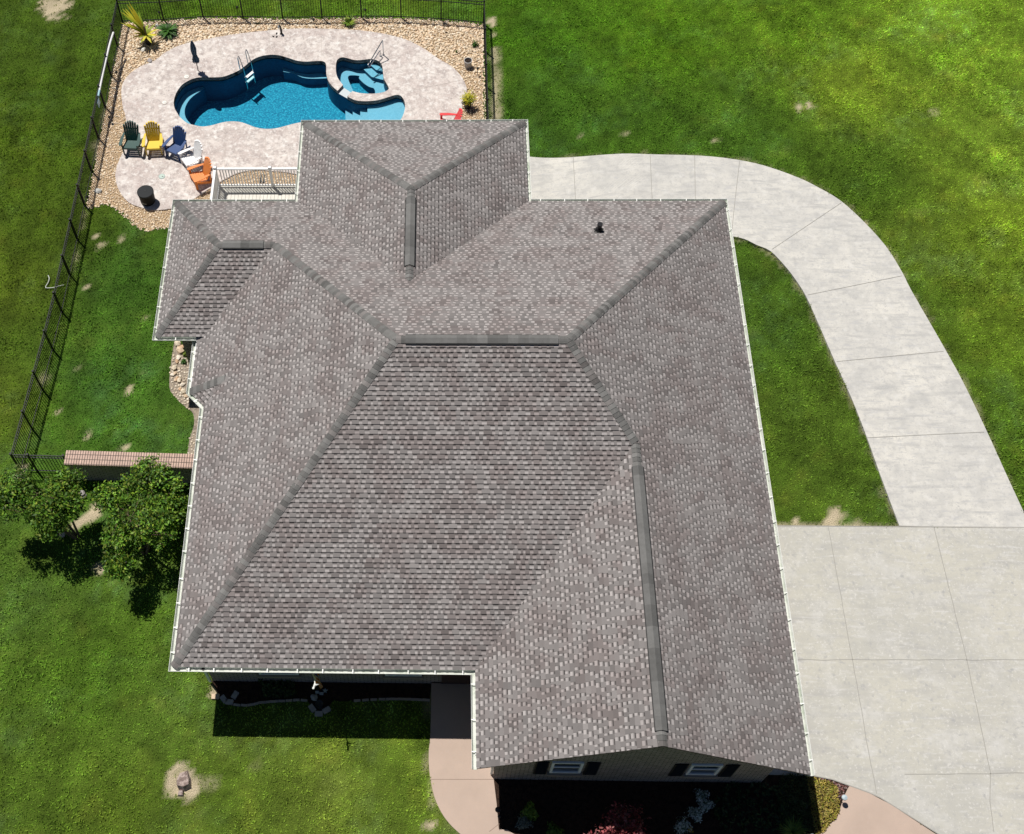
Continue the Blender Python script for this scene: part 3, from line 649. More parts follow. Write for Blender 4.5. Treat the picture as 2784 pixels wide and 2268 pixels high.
nD = (L2d - L1).cross(T - L1).normalized(); nD = nD if nD.z > 0 else -nD
caps((A, Gg), n1=nL, n2=nFr); caps((Ee, F), n1=nRt, n2=nRe); caps((H, F), n1=nFr, n2=nRt); caps((K5, Gg), n1=nL, n2=nRe)
caps((Gg, F), n1=nFr, n2=nRe, lift=.044); caps((I, H), n1=nGl, n2=nRt); caps((J1, J5), n1=nPl, n2=nRe); caps((J2, J5), n1=nPr, n2=nRe)
caps((J6, J5), n1=nPl, n2=nPr); caps((K1, K4), n1=nWl, n2=nRe); caps((K2, K4), n1=nWl, n2=nWf); caps((K4, K5), n1=nWf, n2=nRe); caps((L1, T), n1=nL, n2=nD)
m_vent = mat('black_vent_plastic', (.012, .012, .012), .6)
def ridge_vent(a, b, n1, n2, wv=.168):
    a, b = Vector(a), Vector(b); d = (b - a).normalized(); mb = MB()
    r1 = n1.cross(d); r1 = (r1 if r1.dot(n2) < 0 else -r1).normalized(); r2 = n2.cross(d); r2 = (r2 if r2.dot(n1) < 0 else -r2).normalized(); up = (n1 + n2).normalized()
    h = .062
    v = []
    for p in (a, b): v += [p + r1 * wv + n1 * .0, p + r1 * wv + n1 * h, p + up * h, p + r2 * wv + n2 * h, p + r2 * wv + n2 * .0]
    mb.add(v, [(0, 1, 6, 5), (3, 4, 9, 8), (0, 4, 3, 2, 1)[::-1], (5, 6, 7, 8, 9)[::-1], (1, 2, 7, 6), (2, 3, 8, 7)])
    o = mb.build('ridge_vent', m_vent, ro)
    # capped with shingles of its own
    mb2 = MB(); L = (b - a).length; s = 0.0
    while s < L - .02:
        e = min(s + .3, L); g = random.choice((.135, .155, .17, .19)) * random.uniform(.93, 1.07); mb2.col = (g, g * .99, g * .965)
        o0 = h + .012; o1 = h + .006; w2 = wv - .034
        ring = [[a + d * q + r1 * w2 + n1 * oo, a + d * q + up * oo, a + d * q + r2 * w2 + n2 * oo] for q, oo in ((s, o0), (e, o1))]
        mb2.add(ring[0] + ring[1], [(0, 1, 4, 3), (1, 2, 5, 4)]); s = e
        bl = [p - up * .01 for p in ring[0]]; mb2.add(ring[0] + bl, [(1, 0, 3, 4), (2, 1, 4, 5)])
    mb2.build('ridge_cap', m_cap, ro)
def lerp(a, b, t): return a + (b - a) * t
ridge_vent(lerp(Gg, F, .055), lerp(Gg, F, .94), nFr, nRe); ridge_vent(lerp(J5, J6, .10), lerp(J5, J6, .84), nPl, nPr)
ridge_vent(lerp(K4, K5, .08), lerp(K4, K5, .80), nWf, nRe); ridge_vent(lerp(H, I, .09), lerp(H, I, .955), nGl, nRt)
# plumbing vent on the rear slope
vy = G(1628, 628, EZ + 1.2)
for _ in range(6): vy = G(1628, 628, EZ + sB * (Yr - vy[1]))
vb = MB(); vb.tube([(vy[0], vy[1], vy[2] - .05), (vy[0], vy[1], vy[2] + .36)], .075, 16); vb.lathe([(.15, -.05), (.125, .10), (.085, .17)], vy, 16)
vb.tube([(vy[0], vy[1], vy[2] + .30), (vy[0], vy[1], vy[2] + .37)], .092, 16)
vp = vb.build('vent_pipe', mat('black_pipe', (.012, .012, .014), .35), ro)
fb = MB(); u1 = Vector((1, 0, 0)); s1 = Vector((0, -1, sB)).normalized(); o_ = Vector(vy) + nRe * .026
fb.add([o_ - u1 * .17 - s1 * .15, o_ + u1 * .17 - s1 * .15, o_ + u1 * .17 + s1 * .2, o_ - u1 * .17 + s1 * .2], [(0, 1, 2, 3)]); fb.build('vent_flashing', mat('dark_flashing', (.03, .03, .03), .6), ro)

# ------------------------------------------------------------------ gutters round the eaves
m_white = mat('white_aluminium', (.80, .81, .78), .45, spec=0.4, noise=[(3, .5, .75, (.70, .72, .66), 'MIX')])
m_gut_in = mat('gutter_inside', (.60, .62, .57), .7, noise=[(2, .45, .7, (.40, .45, .37), 'MIX'), (14, .58, .75, (.20, .24, .18), 'MIX')])
loop = [C, B, A, L2, L1, K3b, None, P3(xbay, Yw, 0), K2, K1, J4, J1, J2, J3, Ee, D]
def gut(prev, p, q, nxt):
    d = (q - p); d.z = 0; L = d.length; d.normalize(); out = Vector((-d.y, d.x, 0))
    def mit(other_d, at_start):
        """shift along d per unit of outward offset so that neighbours meet"""
        if other_d is None: return 0.0
        o2 = Vector((-other_d.y, other_d.x, 0)); cr = d.x * other_d.y - d.y * other_d.x
        k = 1 + out.dot(o2)
        if abs(k) < .2: return 0.0
        m = (out + o2) / k
        return m.dot(d)
    dp = (p - prev) if prev is not None else None; dn = (nxt - q) if nxt is not None else None
    for v in (dp, dn):
        if v is not None: v.z = 0; v.normalize()
    k0, k1 = mit(dp, True), mit(dn, False)
    # outline of the trough: (outward, z, material) walking inside from the back to the lip and back outside
    prof = [(-.006, -.012), (-.006, -.10), (.085, -.10), (.118, -.045), (.126, -.006), (.133, -.006), (.133, -.022), (.127, -.05), (.095, -.112), (-.012, -.112), (-.012, -.012)]
    mats = [1, 1, 1, 0, 0, 0, 0, 0, 0, 0]
    zp, zq = p.z - .005, q.z - .005
    mb = MB(); A_ = [Vector((p.x, p.y, zp + z)) + out * o + d * (k0 * o) for o, z in prof]; B_ = [Vector((q.x, q.y, zq + z)) + out * o + d * (k1 * o) for o, z in prof]
    n = len(prof)
    for i in range(n - 1):
        mb.cur = mats[i]; mb.add([A_[i], A_[i + 1], B_[i + 1], B_[i]], [(0, 1, 2, 3)])
    mb.cur = 0
    if prev is None: mb.add(A_[:10], [tuple(range(10))])
    if nxt is None: mb.add(B_[:10], [tuple(range(9, -1, -1))])
    g = mb.build('gutter', [m_white, m_gut_in], HOUSE)
    # fascia board behind
    fbm = MB(); a0, b0 = p - out * .035, q - out * .035
    fbm.add([a0 + Vector((0, 0, -.02)) + out * .02, b0 + Vector((0, 0, -.02)) + out * .02, b0 + Vector((0, 0, -.2)) + out * .02, a0 + Vector((0, 0, -.2)) + out * .02], [(0, 1, 2, 3)])
    fbm.build('fascia', m_white, HOUSE)
    m_ = max(1, int(L / .78)); sp_ = L / (m_ + .0)
    for i in range(m_):
        t = (i + .5) * sp_ + random.uniform(-.06, .06)
        c = Vector((p.x, p.y, p.z + (q.z - p.z) * t / L)) + d * t
        hb = MB(); hb.box(c + out * .062 + Vector((0, 0, -.012)), (.028, .15, .010), Matrix((d, out, Vector((0, 0, 1)))).transposed()); hb.build('hanger', m_white, g)
segs = []
run = []
runs = []
for p in loop:
    if p is None: runs.append(run); run = []
    else: run.append(p)
runs.append(run)
for rn in runs:
    for i in range(len(rn) - 1):
        gut(rn[i - 1] if i > 0 else None, rn[i], rn[i + 1], rn[i + 2] if i + 2 < len(rn) else None)

# ------------------------------------------------------------------ walls, windows, doors
m_brick = brick_mat('brown_brick', (.40, .35, .315), (.29, .25, .225), (.07, .065, .06), .24, .085, .012)
def wall_mesh():
    me = bpy.data.meshes.new('wall'); vs, fs, uvs = [], [], []
    def quad(p, q, z0, z1, z1q=None):
        L = math.hypot(q[0] - p[0], q[1] - p[1]); o = len(vs); z1q = z1 if z1q is None else z1q
        vs.extend([(p[0], p[1], z0), (q[0], q[1], z0), (q[0], q[1], z1q), (p[0], p[1], z1)]); fs.append((o, o + 1, o + 2, o + 3)); uvs.extend([(0, z0), (L, z0), (L, z1q), (0, z1)])
    n = len(house_poly)
    for i in range(n):
        p, q = house_poly[i], house_poly[(i + 1) % n]
        if p == (9.38, -1.86):
            zl = EZ + sG * (9.38 - x0) - .05; zr_ = EZ + sR * (xR - 17.17) - .05; zt = EZ + rz - .05
            quad(p, (rx, -1.86), 0, zl, zt); quad((rx, -1.86), q, 0, zt, zr_)
        else: quad(p, q, 0, EZ + .12)
    V = to_local(HOUSE, np.array(vs, float)); me.from_pydata([tuple(v) for v in V], [], fs)
    uv = me.uv_layers.new(name='UVMap')
    for i, c in enumerate(uvs): uv.data[i].uv = c
    me.materials.append(m_brick); o = bpy.data.objects.new('wall', me); col.objects.link(o); o.parent = HOUSE; ORG[o.name] = ORG[HOUSE.name]; return o
wall_mesh()
# soffit
sb = MB(); sb.prism([(xA, yA), (xg, yA), (xg, -1.80), (xR, -1.80), (xR, Yr), (xb2, Yr), (xb2, Yb), (xb1, Yb), (xb1, Yr), (xw, Yr), (xw, Yw), (xbay, Yw), (xbay, 9.795), (xA, 9.045)], 0, EZ - .13, sides=False)
sb.build('soffit', m_white, HOUSE)
rk = MB()
for p, q in ((C, I), (I, D)):
    d = (q - p).normalized()
    a0, b0 = p + Vector((0, .012, 0)), q + Vector((0, .012, 0))
    rk.add([a0 + Vector((0, 0, -.005)), b0 + Vector((0, 0, -.005)), b0 + Vector((0, 0, -.10)), a0 + Vector((0, 0, -.10))], [(0, 1, 2, 3)])
    rk.add([a0 + Vector((0, 0, -.10)), b0 + Vector((0, 0, -.10)), b0 + Vector((0, .46, -.10)), a0 + Vector((0, .46, -.10))], [(0, 1, 2, 3)])
rk.build('rake_board', mat('dark_rake', (.05, .05, .05), .5), HOUSE)
m_frame = mat('white_vinyl', (.80, .84, .88), .35, spec=.6); m_glass = mat('window_glass', (.02, .03, .04), .05, spec=.8); m_shut = mat('black_shutter', (.012, .011, .011), .6)
m_sill = brick_mat('sill_brick', (.25, .20, .17), (.19, .15, .13), (.30, .28, .25), .075, .5, .008)
def window(x0w, x1w, z0w, z1w, y, shut=True):
    f = MB(); t = .07
    f.box(((x0w + x1w) / 2, y - .02, z0w + t / 2), (x1w - x0w, .07, t)); f.box(((x0w + x1w) / 2, y - .02, z1w - t / 2), (x1w - x0w, .07, t))
    for xx in (x0w + t / 2, x1w - t / 2): f.box((xx, y - .02, (z0w + z1w) / 2), (t, .07, z1w - z0w - 2 * t))
    f.box(((x0w + x1w) / 2, y - .012, z0w + (z1w - z0w) * .5), (x1w - x0w - 2 * t, .05, .05))
    w_ = f.build('window', m_frame, HOUSE)
    for za, zb in ((z0w + t, z0w + (z1w - z0w) * .5 - .025), (z0w + (z1w - z0w) * .5 + .025, z1w - t)):
        g = MB(); g.box(((x0w + x1w) / 2, y - .003, (za + zb) / 2), (x1w - x0w - 2 * t, .012, zb - za)); g.build('pane', m_glass, w_)
    s = MB(); s.box(((x0w + x1w) / 2, y - .05, z0w - .06), (x1w - x0w + .12, .14, .10)); s.build('sill', mat('grey_sill', (.26, .22, .19), .85), w_)
    if shut:
        for xa in (x0w - .07 - .38, x1w + .10):
            h = MB(); h.box((xa + .19, y - .018, (z0w + z1w) / 2 - .15), (.38, .03, z1w - z0w + .22))
            for k in range(14): h.box((xa + .19, y - .04, z0w - .17 + k * (z1w - z0w + .16) / 13), (.30, .014, .05), Matrix.Rotation(.5, 3, 'X'))
            h.build('shutter', m_shut, HOUSE)
window(10.93, 11.81, 1.03, 2.13, -1.86); window(14.80, 15.66, 1.03, 2.08, -1.86)
window(2.35, 3.55, .85, 2.3, 1.0, False); window(6.15, 7.25, .85, 2.3, 1.0, False)
for xx in (13.2,):                     # small louvre high in the gable
    pass
# front door in the corner by the garage
db = MB(); db.box((8.35, .985, 1.16), (1.0, .05, 2.1)); dr_ = db.build('door', mat('dark_door', (.05, .03, .025), .5), HOUSE)
kb = MB(); kb.tube([(7.96, .93, 1.12), (7.96, .93, 1.3)], .015, 8); kb.build('handle', mat('brushed_steel', (.55, .55, .55), .3, 1.0), dr_)
dsp = MB(); dsp.bar((.74, .95, 0.12), (.74, .95, 2.72), .075, .055, (0, 1, 0)); dsp.bar((.74, .95, 2.70), (.60, .36, 2.98), .075, .055)
dsp.build('downspout', m_white, HOUSE)
dsp = MB(); dsp.bar((9.32, -1.72, .1), (9.32, -1.72, 2.74), .07, .06, (0, 1, 0)); dsp.bar((9.32, -1.72, 2.72), (8.75, -1.9, 2.96), .07, .055); dsp.build('downspout', m_white, HOUSE)
dsp = MB(); dsp.bar((10.95, 17.1, .1), (10.95, 17.1, 2.7), .07, .06, (0, 1, 0)); dsp.build('downspout', m_white, HOUSE)
# dark outlets in the gutters
for px, py, z in ((552, 1819, EZ + zA - .09), (1302, 2041, EZ + zA - .09)):
    g = G(px, py, z); ob = MB(); ob.lathe([(.045, 0), (.045, .012)], g, 14); ob.build('gutter_outlet', m_vent, HOUSE)
# flagpole with a striped flag under the front eave
fx, fy, fz = G(855, 1866, 2.80)
FL = thing('flagpole', 'white wall-mounted pole with a hanging striped flag under the front gutter', 'flag', (fx, fy, fz))
p0, p1 = Vector((fx - .22, .98, 1.95)), Vector((fx, fy + .12, 2.72))
fp = MB(); fp.tube([p0, p1], .016, 8); fp.build('pole', m_white, FL)
fe = MB(); fe.tube([p1, p1 + Vector((.0, -.07, .03)), Vector((fx - .015, fy - .05, fz + .06))], [.02, .035, .028], 8); fe.lathe([(.0, -.035), (.03, -.02), (.036, 0), (.03, .02), (0, .035)], (fx - .02, fy - .08, fz + .07), 10, False)
fe.add([p1 + Vector((.0, -.03, .03)), p1 + Vector((.13, -.05, .05)), p1 + Vector((.02, -.10, .05)), p1 + Vector((.03, -.06, .075))], [(0, 1, 3), (1, 2, 3), (0, 2, 1), (0, 3, 2)]); fe.build('finial', m_white, FL)
fl = MB(); ncol = ((.55, .20, .05), (.60, .50, .36), (.06, .09, .25))
dv = (p0 - p1)
nS, nU = 13, 10
def flagpt(s, t): return p1 + dv * (.05 + .85 * s) + Vector((.16 * t + .05 * math.sin(5 * t + 9 * s), -.02 + .05 * math.sin(7 * s + 2 * t), -.75 * t - .0))
for i in range(nS):
    for j in range(nU):
        fl.col = ncol[2] if (i > 7 and j < 5) else (ncol[0] if i % 2 == 0 else ncol[1])
        s0, s1_, t0, t1 = i / nS, (i + 1) / nS, j / nU, (j + 1) / nU
        fl.add([flagpt(s0, t0), flagpt(s1_, t0), flagpt(s1_, t1), flagpt(s0, t1)], [(0, 1, 2, 3)])
fl.build('flag', mat('flag_cloth', attr='col', rough=.9, spec=.05), FL)

# ------------------------------------------------------------------ pool
POOL = thing('swimming_pool', 'free-form in-ground pool of bright blue water with a small spa basin at its right end', 'pool', (*G2(760, 260), 0.0))
def fin(name, c, c2):
    return mat(name, c, .6, spec=.2, noise=[(5.5, .50, .62, c2, 'MIX'), (13, .54, .66, tuple(min(1, q * 1.5) for q in c), 'MIX')])
m_fin = mat('blue_finish_ripple_light', (.010, .25, .38), .6, spec=.2, noise=[(12, .46, .55, (.004, .17, .285), 'MIX'), (14, .53, .60, (.04, .40, .54), 'MIX')])  # mottling paints the rippled light of the water into the floor colour
m_fin2 = mat('pale_pool_finish', (.27, .45, .56), .6, spec=.2, noise=[(14, .45, .6, (.22, .40, .51), 'MIX'), (60, .5, .7, (.34, .52, .62), 'MIX')])
m_fin3 = mat('shaded_blue_riser', (.006, .10, .19), .6, spec=.2, noise=[(11, .46, .56, (.004, .08, .16), 'MIX')])  # darker than the floor: shade on walls and risers put into the colour
m_tile = mat('dark_waterline_tile', (.004, .006, .010), .5, spec=.15)
def pdepth(x, y):
    xa, xb = G2(720, 250)[0], G2(890, 250)[0]
    t = (x - xa) / (xb - xa)
    return -(1.14 - .14 * t)
WZ = -.10
pb = MB(); n = len(pool_poly)
area = sum(pool_poly[i][0] * pool_poly[(i + 1) % n][1] - pool_poly[(i + 1) % n][0] * pool_poly[i][1] for i in range(n))
pp = pool_poly if area > 0 else pool_poly[::-1]
pb.cur = 1; pb.add([(p[0], p[1], DECKZ) for p in pp] + [(p[0], p[1], WZ - .06) for p in pp], [((i + 1) % n, i, n + i, n + (i + 1) % n) for i in range(n)])
pb.cur = 2; pb.add([(p[0], p[1], WZ - .06) for p in pp] + [(p[0], p[1], pdepth(*p[:2])) for p in pp], [((i + 1) % n, i, n + i, n + (i + 1) % n) for i in range(n)])
tr = tessellate_polygon([[Vector((p[0], p[1], 0)) for p in pp]])
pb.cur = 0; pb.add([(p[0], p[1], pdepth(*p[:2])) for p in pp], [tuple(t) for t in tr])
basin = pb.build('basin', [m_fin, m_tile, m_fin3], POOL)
def block(name, pts, z, m=m_fin2, zb=-1.5):
    b = MB(); b.prism(pts, zb, z, sides=False); b.cur = 1; b.prism(pts, zb, z, top=False); return b.build(name, [m, m_fin3], POOL)
def zp(pts, z): return smooth(poly(pts, z), 3)
block('bench', poly([(470, 300), (468, 280), (476, 258), (492, 232), (520, 212), (545, 206)], -.48) + zp([(556, 242), (538.5, 251.8), (520, 266), (507.5, 283), (502, 301), (505, 320), (518, 336.5), (531, 346)], -.48) + poly([(505, 336), (485, 317)], -.48), -.48)
block('bench', zp([(770, 195), (800, 201), (822, 211), (848, 214), (889, 213)], -.62) + poly([(888, 176), (880, 166), (858, 164), (832, 166), (806, 163), (782, 155), (760, 150)], -.1), -.62)
def slabx(x0p, x1p, z): return [G2(x0p, 262, z), G2(x0p + 2, 352, z), G2(x1p + 2, 352, z), G2(x1p, 262, z)]
block('step', slabx(958, 979, -.58), -.58); block('step', slabx(978.5, 999, -.40), -.40)
block('step', slabx(938, 959, -.76), -.76)
block('tanning_ledge', poly([(998.5, 272), (1003, 272), (1030, 268), (1060, 259), (1085, 255), (1096, 262), (1104, 277), (1105, 295), (1098, 314), (1090, 330), (1065, 350), (1000, 360)], -.25), -.25)
block('spillway', [pf[-1], sp[0], sp[-1], pr[0]], -.06, mat('spillway_stone', (.50, .56, .58), .5))
xs0, xs1 = G2(905, 200)[0], G2(1062, 200)[0]
seat_in = zp([(949, 222), (946, 210), (953, 205), (976, 206.5), (976, 213), (987, 225), (1003, 236), (1017, 241), (1018, 256), (990, 257), (962, 251)], -.5)
spc = [(p[0], p[1]) for p in sp]
bs = MB(); bs.prism(spc, -1.5, -.5, [seat_in], sides=False); bs.cur = 1; bs.prism(spc, -1.5, -.5, [seat_in], top=False); bs.build('spa_seat', [m_fin2, m_fin3], POOL)
block('spa_step', zp([(989, 189), (1005, 184), (1020, 192), (1041, 199), (1043, 216), (1030, 214.5), (1010, 209)], -.32), -.32)
block('spa_step', zp([(1006, 176), (1016, 173), (1034, 178), (1042, 190), (1040, 194), (1022, 190)], -.18), -.18)
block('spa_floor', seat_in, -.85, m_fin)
m_water = bpy.data.materials.new('pool_water'); m_water.use_nodes = True
t = m_water.node_tree; N = t.nodes; L = t.links; N.remove(N['Principled BSDF'])
tb = N.new('ShaderNodeBsdfTransparent'); tb.inputs[0].default_value = (.72, .95, .99, 1); gl = N.new('ShaderNodeBsdfGlossy'); gl.inputs['Roughness'].default_value = .03; fr = N.new('ShaderNodeFresnel'); fr.inputs['IOR'].default_value = 1.33
nz = N.new('ShaderNodeTexNoise'); nz.inputs['Scale'].default_value = 7; nz.inputs['Detail'].default_value = 3; tcx = N.new('ShaderNodeTexCoord'); L.new(tcx.outputs['Object'], nz.inputs['Vector'])
bp = N.new('ShaderNodeBump'); bp.inputs['Strength'].default_value = .35; bp.inputs['Distance'].default_value = .03; L.new(nz.outputs['Fac'], bp.inputs['Height']); L.new(bp.outputs[0], fr.inputs['Normal']); L.new(bp.outputs[0], gl.inputs['Normal'])
mx = N.new('ShaderNodeMixShader'); L.new(fr.outputs[0], mx.inputs[0]); L.new(tb.outputs[0], mx.inputs[1]); L.new(gl.outputs[0], mx.inputs[2]); L.new(mx.outputs[0], N['Material Output'].inputs['Surface'])
wb = MB(); wb.prism(pp, 0, WZ, sides=False); wb.build('water', m_water, POOL)
m_steel = mat('stainless_steel', (.62, .63, .64), .22, 1.0)
LAD = thing('pool_ladder', 'stainless pool ladder with white treads on the far edge of the pool', 'ladder', G(665, 185, DECKZ))
lb = [] 
def gz(px, py, z): return Vector(G(px, py, z))
for (fx_, fy_), (ex, ey) in (((653, 190), (664.5, 201)), ((674, 172), (685, 184))):
    b = MB(); f0 = gz(fx_, fy_, DECKZ); e0 = gz(ex, ey, DECKZ); e0 = f0 + (e0 - f0) * 1.05
    pts = [f0, f0 + Vector((-.02, .02, .35)), f0 + Vector((-.02, .04, .62)), lerp(f0, e0, .12) + Vector((0, 0, .76)), lerp(f0, e0, .35) + Vector((0, 0, .74)), lerp(f0, e0, .75) + Vector((0, 0, .45)), e0 + Vector((0, 0, .05)), e0 + Vector((.03, -.05, -.8))]
    b.tube(smooth(pts, 5), .022, 8); b.build('rail', m_steel, LAD); lb.append((f0, e0))
for z in (-.18, -.45):
    b = MB(); a_ = lb[0][1] + Vector((.02, -.05, z)); c_ = lb[1][1] + Vector((.02, -.05, z)); b.bar(a_, c_, .12, .03); b.build('tread', mat('white_plastic', (.8, .8, .8), .4), LAD)
SR = thing('spa_handrail', 'bent stainless handrail leaning over the spa steps', 'handrail', G(1041, 178, DECKZ))
b = MB(); f1 = gz(1042.5, 150, DECKZ); f2 = gz(1035, 153, DECKZ); e1 = gz(1000.5, 176, .26); e2 = gz(1004, 182.5, .17)
pts = [f1, f1 + Vector((0, 0, .76)), f1 + Vector((-.012, -.01, .79)), f1 + (e1 - f1) * .04 + Vector((0, 0, .78)), e1 + (f1 - e1) * .05 + Vector((0, 0, .03)), e1, e2 + (e1 - e2) * .5 + Vector((-.01, -.01, 0)), e2, e2 + (f2 - e2) * .08 + Vector((0, 0, .03)), f2 + (e2 - f2) * .12 + Vector((0, 0, .30)), f2 + Vector((-.01, -.01, .30)), f2 + Vector((0, 0, .27)), f2]
b.tube(pts, .022, 8); b.build('rail', m_steel, SR)
for i, (px, py) in enumerate(((1042.5, 150), (1035, 153))):
    b = MB(); b.lathe([(.06, 0), (.05, .02), (.03, .03)], G(px, py, DECKZ), 12); b.build('rail_base', m_steel, SR)
m_lid = mat('pale_lid', (.70, .69, .64), .5); m_lidg = mat('green_lid', (.42, .52, .46), .5)
def lid(px, py, r, m, label):
    g = G(px, py, DECKZ); T_ = thing('deck_lid', label, 'lid', g); b = MB(); b.lathe([(r * 1.15, 0), (r * 1.15, .008), (r, .009)], g, 24); b.build('rim', mat('lid_rim', (.30, .36, .34), .5) if m is m_lidg else m_jlight, T_)
    b = MB(); b.lathe([(r * .95, .008), (r * .93, .016)], g, 24)
    b.build('cover', m, T_)
    b = MB(); b.box((g[0] + r * .3, g[1] - r * .1, .018 + DECKZ), (r * .5, r * .22, .006)); b.build('finger_hole', m_vent if m is m_lidg else m_jlight, T_)
lid(507, 209, .11, m_lid, 'round pale skimmer lid in the deck beside the umbrella foot'); lid(447, 279, .10, m_lid, 'round pale lid in the deck left of the pool'); lid(440, 480, .115, m_lidg, 'round green lid in the deck in front of the coloured chairs')

# ------------------------------------------------------------------ fence
m_fence = mat('black_fence_metal', (.008, .009, .010), .55, spec=.25)
FH = 1.2
def fence_run(label, pts, skip_first=False, pitch=.105):
    F_ = thing('fence', label, 'fence', (*pts[0], 0), 'black metal fence round the back yard')
    for i, p in enumerate(pts):
        if i == 0 and skip_first: continue
        b = MB(); b.box((p[0], p[1], (FH + .04) / 2), (.055, .055, FH + .04)); b.box((p[0], p[1], FH + .05), (.07, .07, .025)); b.build('post', m_fence, F_)
    for p, q in zip(pts[:-1], pts[1:]):
        a, c = Vector((*p, 0)), Vector((*q, 0)); d = c - a; L = d.length; d.normalize(); b = MB()
        for z, th in ((FH - .02, .032), (FH - .17, .026), (.10, .028)): b.bar(a + d * .03 + Vector((0, 0, z)), c - d * .03 + Vector((0, 0, z)), .028, th)
        n = int(L / pitch)
        for k in range(1, n):
            x = a + d * (L * k / n); b.bar(x + Vector((0, 0, .06)), x + Vector((0, 0, FH - .035)), .016, .016, (d.x, d.y, 0))
        b.build('panel', m_fence, F_)
yb = fence_back[0]
ln = [FC] + [(float(fence_x(y)), y) for y in (9.9, 11.5, 13.19, 14.85, 16.53, 18.21, 19.9, 21.63, 23.37, 25.1, 26.86, 28.6)] + [yb]
fence_run('long left run of black metal picket fence beside the open lawn', ln)
fence_run('back run of black metal picket fence behind the pool', fence_back, True)
fence_run('right run of black metal picket fence ending at the rear of the house', fence_right, True)
fence_run('short front run of black metal picket fence ending at the brick garden wall', [FC, (-5.9, 8.23), (-4.70, 8.20)], True)
# white pool pole lying on the left fence
PL = thing('pool_pole', 'long white telescopic pool pole hung along the left fence', 'pole', G(285, 170, 1.0))
pts = [G(303.7, 94.6, 1.02), G(294, 125, 1.0), G(282, 175, .98), G(272, 220, 1.0), G(265.6, 252, 1.02)]
b = MB(); b.tube(smooth([(p[0] + .10, p[1], p[2] + .12) for p in pts], 4), .042, 8); b.build('shaft', mat('white_plastic', (.8, .8, .8), .4), PL)
b = MB(); e = pts[-1]; b.tube([(e[0] + .10, e[1], e[2] + .12), (e[0] + .09, e[1] - .3, e[2] + .1)], .045, 8); b.box((e[0] + .08, e[1] - .45, e[2] - .1), (.03, .3, .28)); b.build('net_head', mat('pale_blue_plastic', (.38, .60, .68), .4), PL)
HS = MB(); hp = [(130.7, 749), (134, 757), (131, 768), (125, 778), (126, 783), (146, 782), (160, 778), (173, 775)]
HS.tube(smooth([G(a, b_, .06) for a, b_ in hp], 4), .018, 6); o = HS.build('hose', mat('grey_hose', (.50, .53, .47), .6)); tag(o, 'thin pale hose curling on the lawn outside the left fence', 'hose')

# ------------------------------------------------------------------ garden wall of brick
GW = thing('garden_wall', 'low brick garden wall with a pale brick cap between the house and the front fence', 'wall', (-2.0, 8.0, 0))
WH = 1.22
me = MB(); me.prism([(-4.56, 7.93), (0.8, 7.79), (.8, 8.20), (-4.56, 8.33)], 0, WH - .06); ob = me.build('wall_body', m_brick, GW)
uv = ob.data.uv_layers.new(name='UVMap')
for pl in ob.data.polygons:
    for li in pl.loop_indices:
        v = ob.data.vertices[ob.data.loops[li].vertex_index].co; uv.data[li].uv = (v.x + v.y, v.z)
m_capb = brick_mat('pale_cap_brick', (.56, .40, .33), (.47, .34, .28), (.10, .08, .07), .085, .178, .011)
me = MB(); me.prism([BW0, BW1, (0.8, 8.25), (-4.62, 8.40)], WH - .06, WH + .02); ob = me.build('wall_cap', m_capb, GW)
uv = ob.data.uv_layers.new(name='UVMap')
for pl in ob.data.polygons:
    for li in pl.loop_indices:
        v = ob.data.vertices[ob.data.loops[li].vertex_index].co; uv.data[li].uv = (v.x, v.y + .0277 * v.x + (v.z if abs(pl.normal.z) < .5 else 0))
for i, pnode in enumerate(m_capb.node_tree.nodes):
    if pnode.type == 'TEX_BRICK': pnode.offset = 0.0
for pnode in m_sill.node_tree.nodes:
    if pnode.type == 'TEX_BRICK': pnode.offset = 0.0

# ------------------------------------------------------------------ chairs
def chair(px, py, face, c, label, nm):
    """face = heading the sitter looks, degrees clockwise from straight towards the camera"""
    g = G(px, py - 7, .38); rz_ = R(-face)
    T_ = thing('adirondack_chair', label, 'chair', (g[0], g[1], DECKZ), 'coloured slatted garden chairs', rz_)
    m = mat('plastic_' + nm, c, .45, spec=.4)
    S = MB()                                                   # local: front = -y, seat slopes back
    for k in range(5): S.bar((-.265, -.27 + k * .095, .385 - k * .022), (.265, -.27 + k * .095, .385 - k * .022), .085, .022)
    S.bar((-.265, -.33, .355), (.265, -.33, .355), .022, .09, (0, 0, 1))
    S.build('seat', m, T_, local=True)
    Bk = MB(); nS = 7
    for k in range(nS):
        u = (k - 3) / 3; xb, xt = u * .225, u * .275; top = 1.04 - .15 * u * u
        lo = Vector((xb, .17, .27)); hi = Vector((xt, .17 + (top - .27) * .42, top)); Bk.bar(lo, hi, .078, .02, (0, -1, .4))
        n_ = Matrix.Rotation(0, 3, 'X')
        Bk.lathe([(.039, -.01), (.039, .01)], (hi.x, hi.y, hi.z), 8)
    Bk.bar((-.24, .255, .42), (.24, .255, .42), .03, .06); Bk.bar((-.29, .395, .75), (.29, .395, .75), .03, .05)
    Bk.build('backrest', m, T_, local=True)
    for s in (-1, 1):
        a = MB(); a.prism([(s * .27, .33), (s * .34, .33), (s * .405, -.02), (s * .415, -.30), (s * .385, -.37), (s * .32, -.37), (s * .285, -.30), (s * .285, 0)], .545, .57, bottom=True); a.build('arm', m, T_, local=True)
        l = MB(); l.bar((s * .30, -.30, 0), (s * .30, -.30, .545), .03, .085, (0, 1, 0)); l.build('leg', m, T_, local=True)
        l = MB(); l.bar((s * .285, -.33, .355), (s * .285, .50, .03), .028, .11); l.bar((s * .27, .30, .18), (s * .27, .34, .545), .03, .06, (0, 1, 0)); l.build('leg', m, T_, local=True)
    return T_
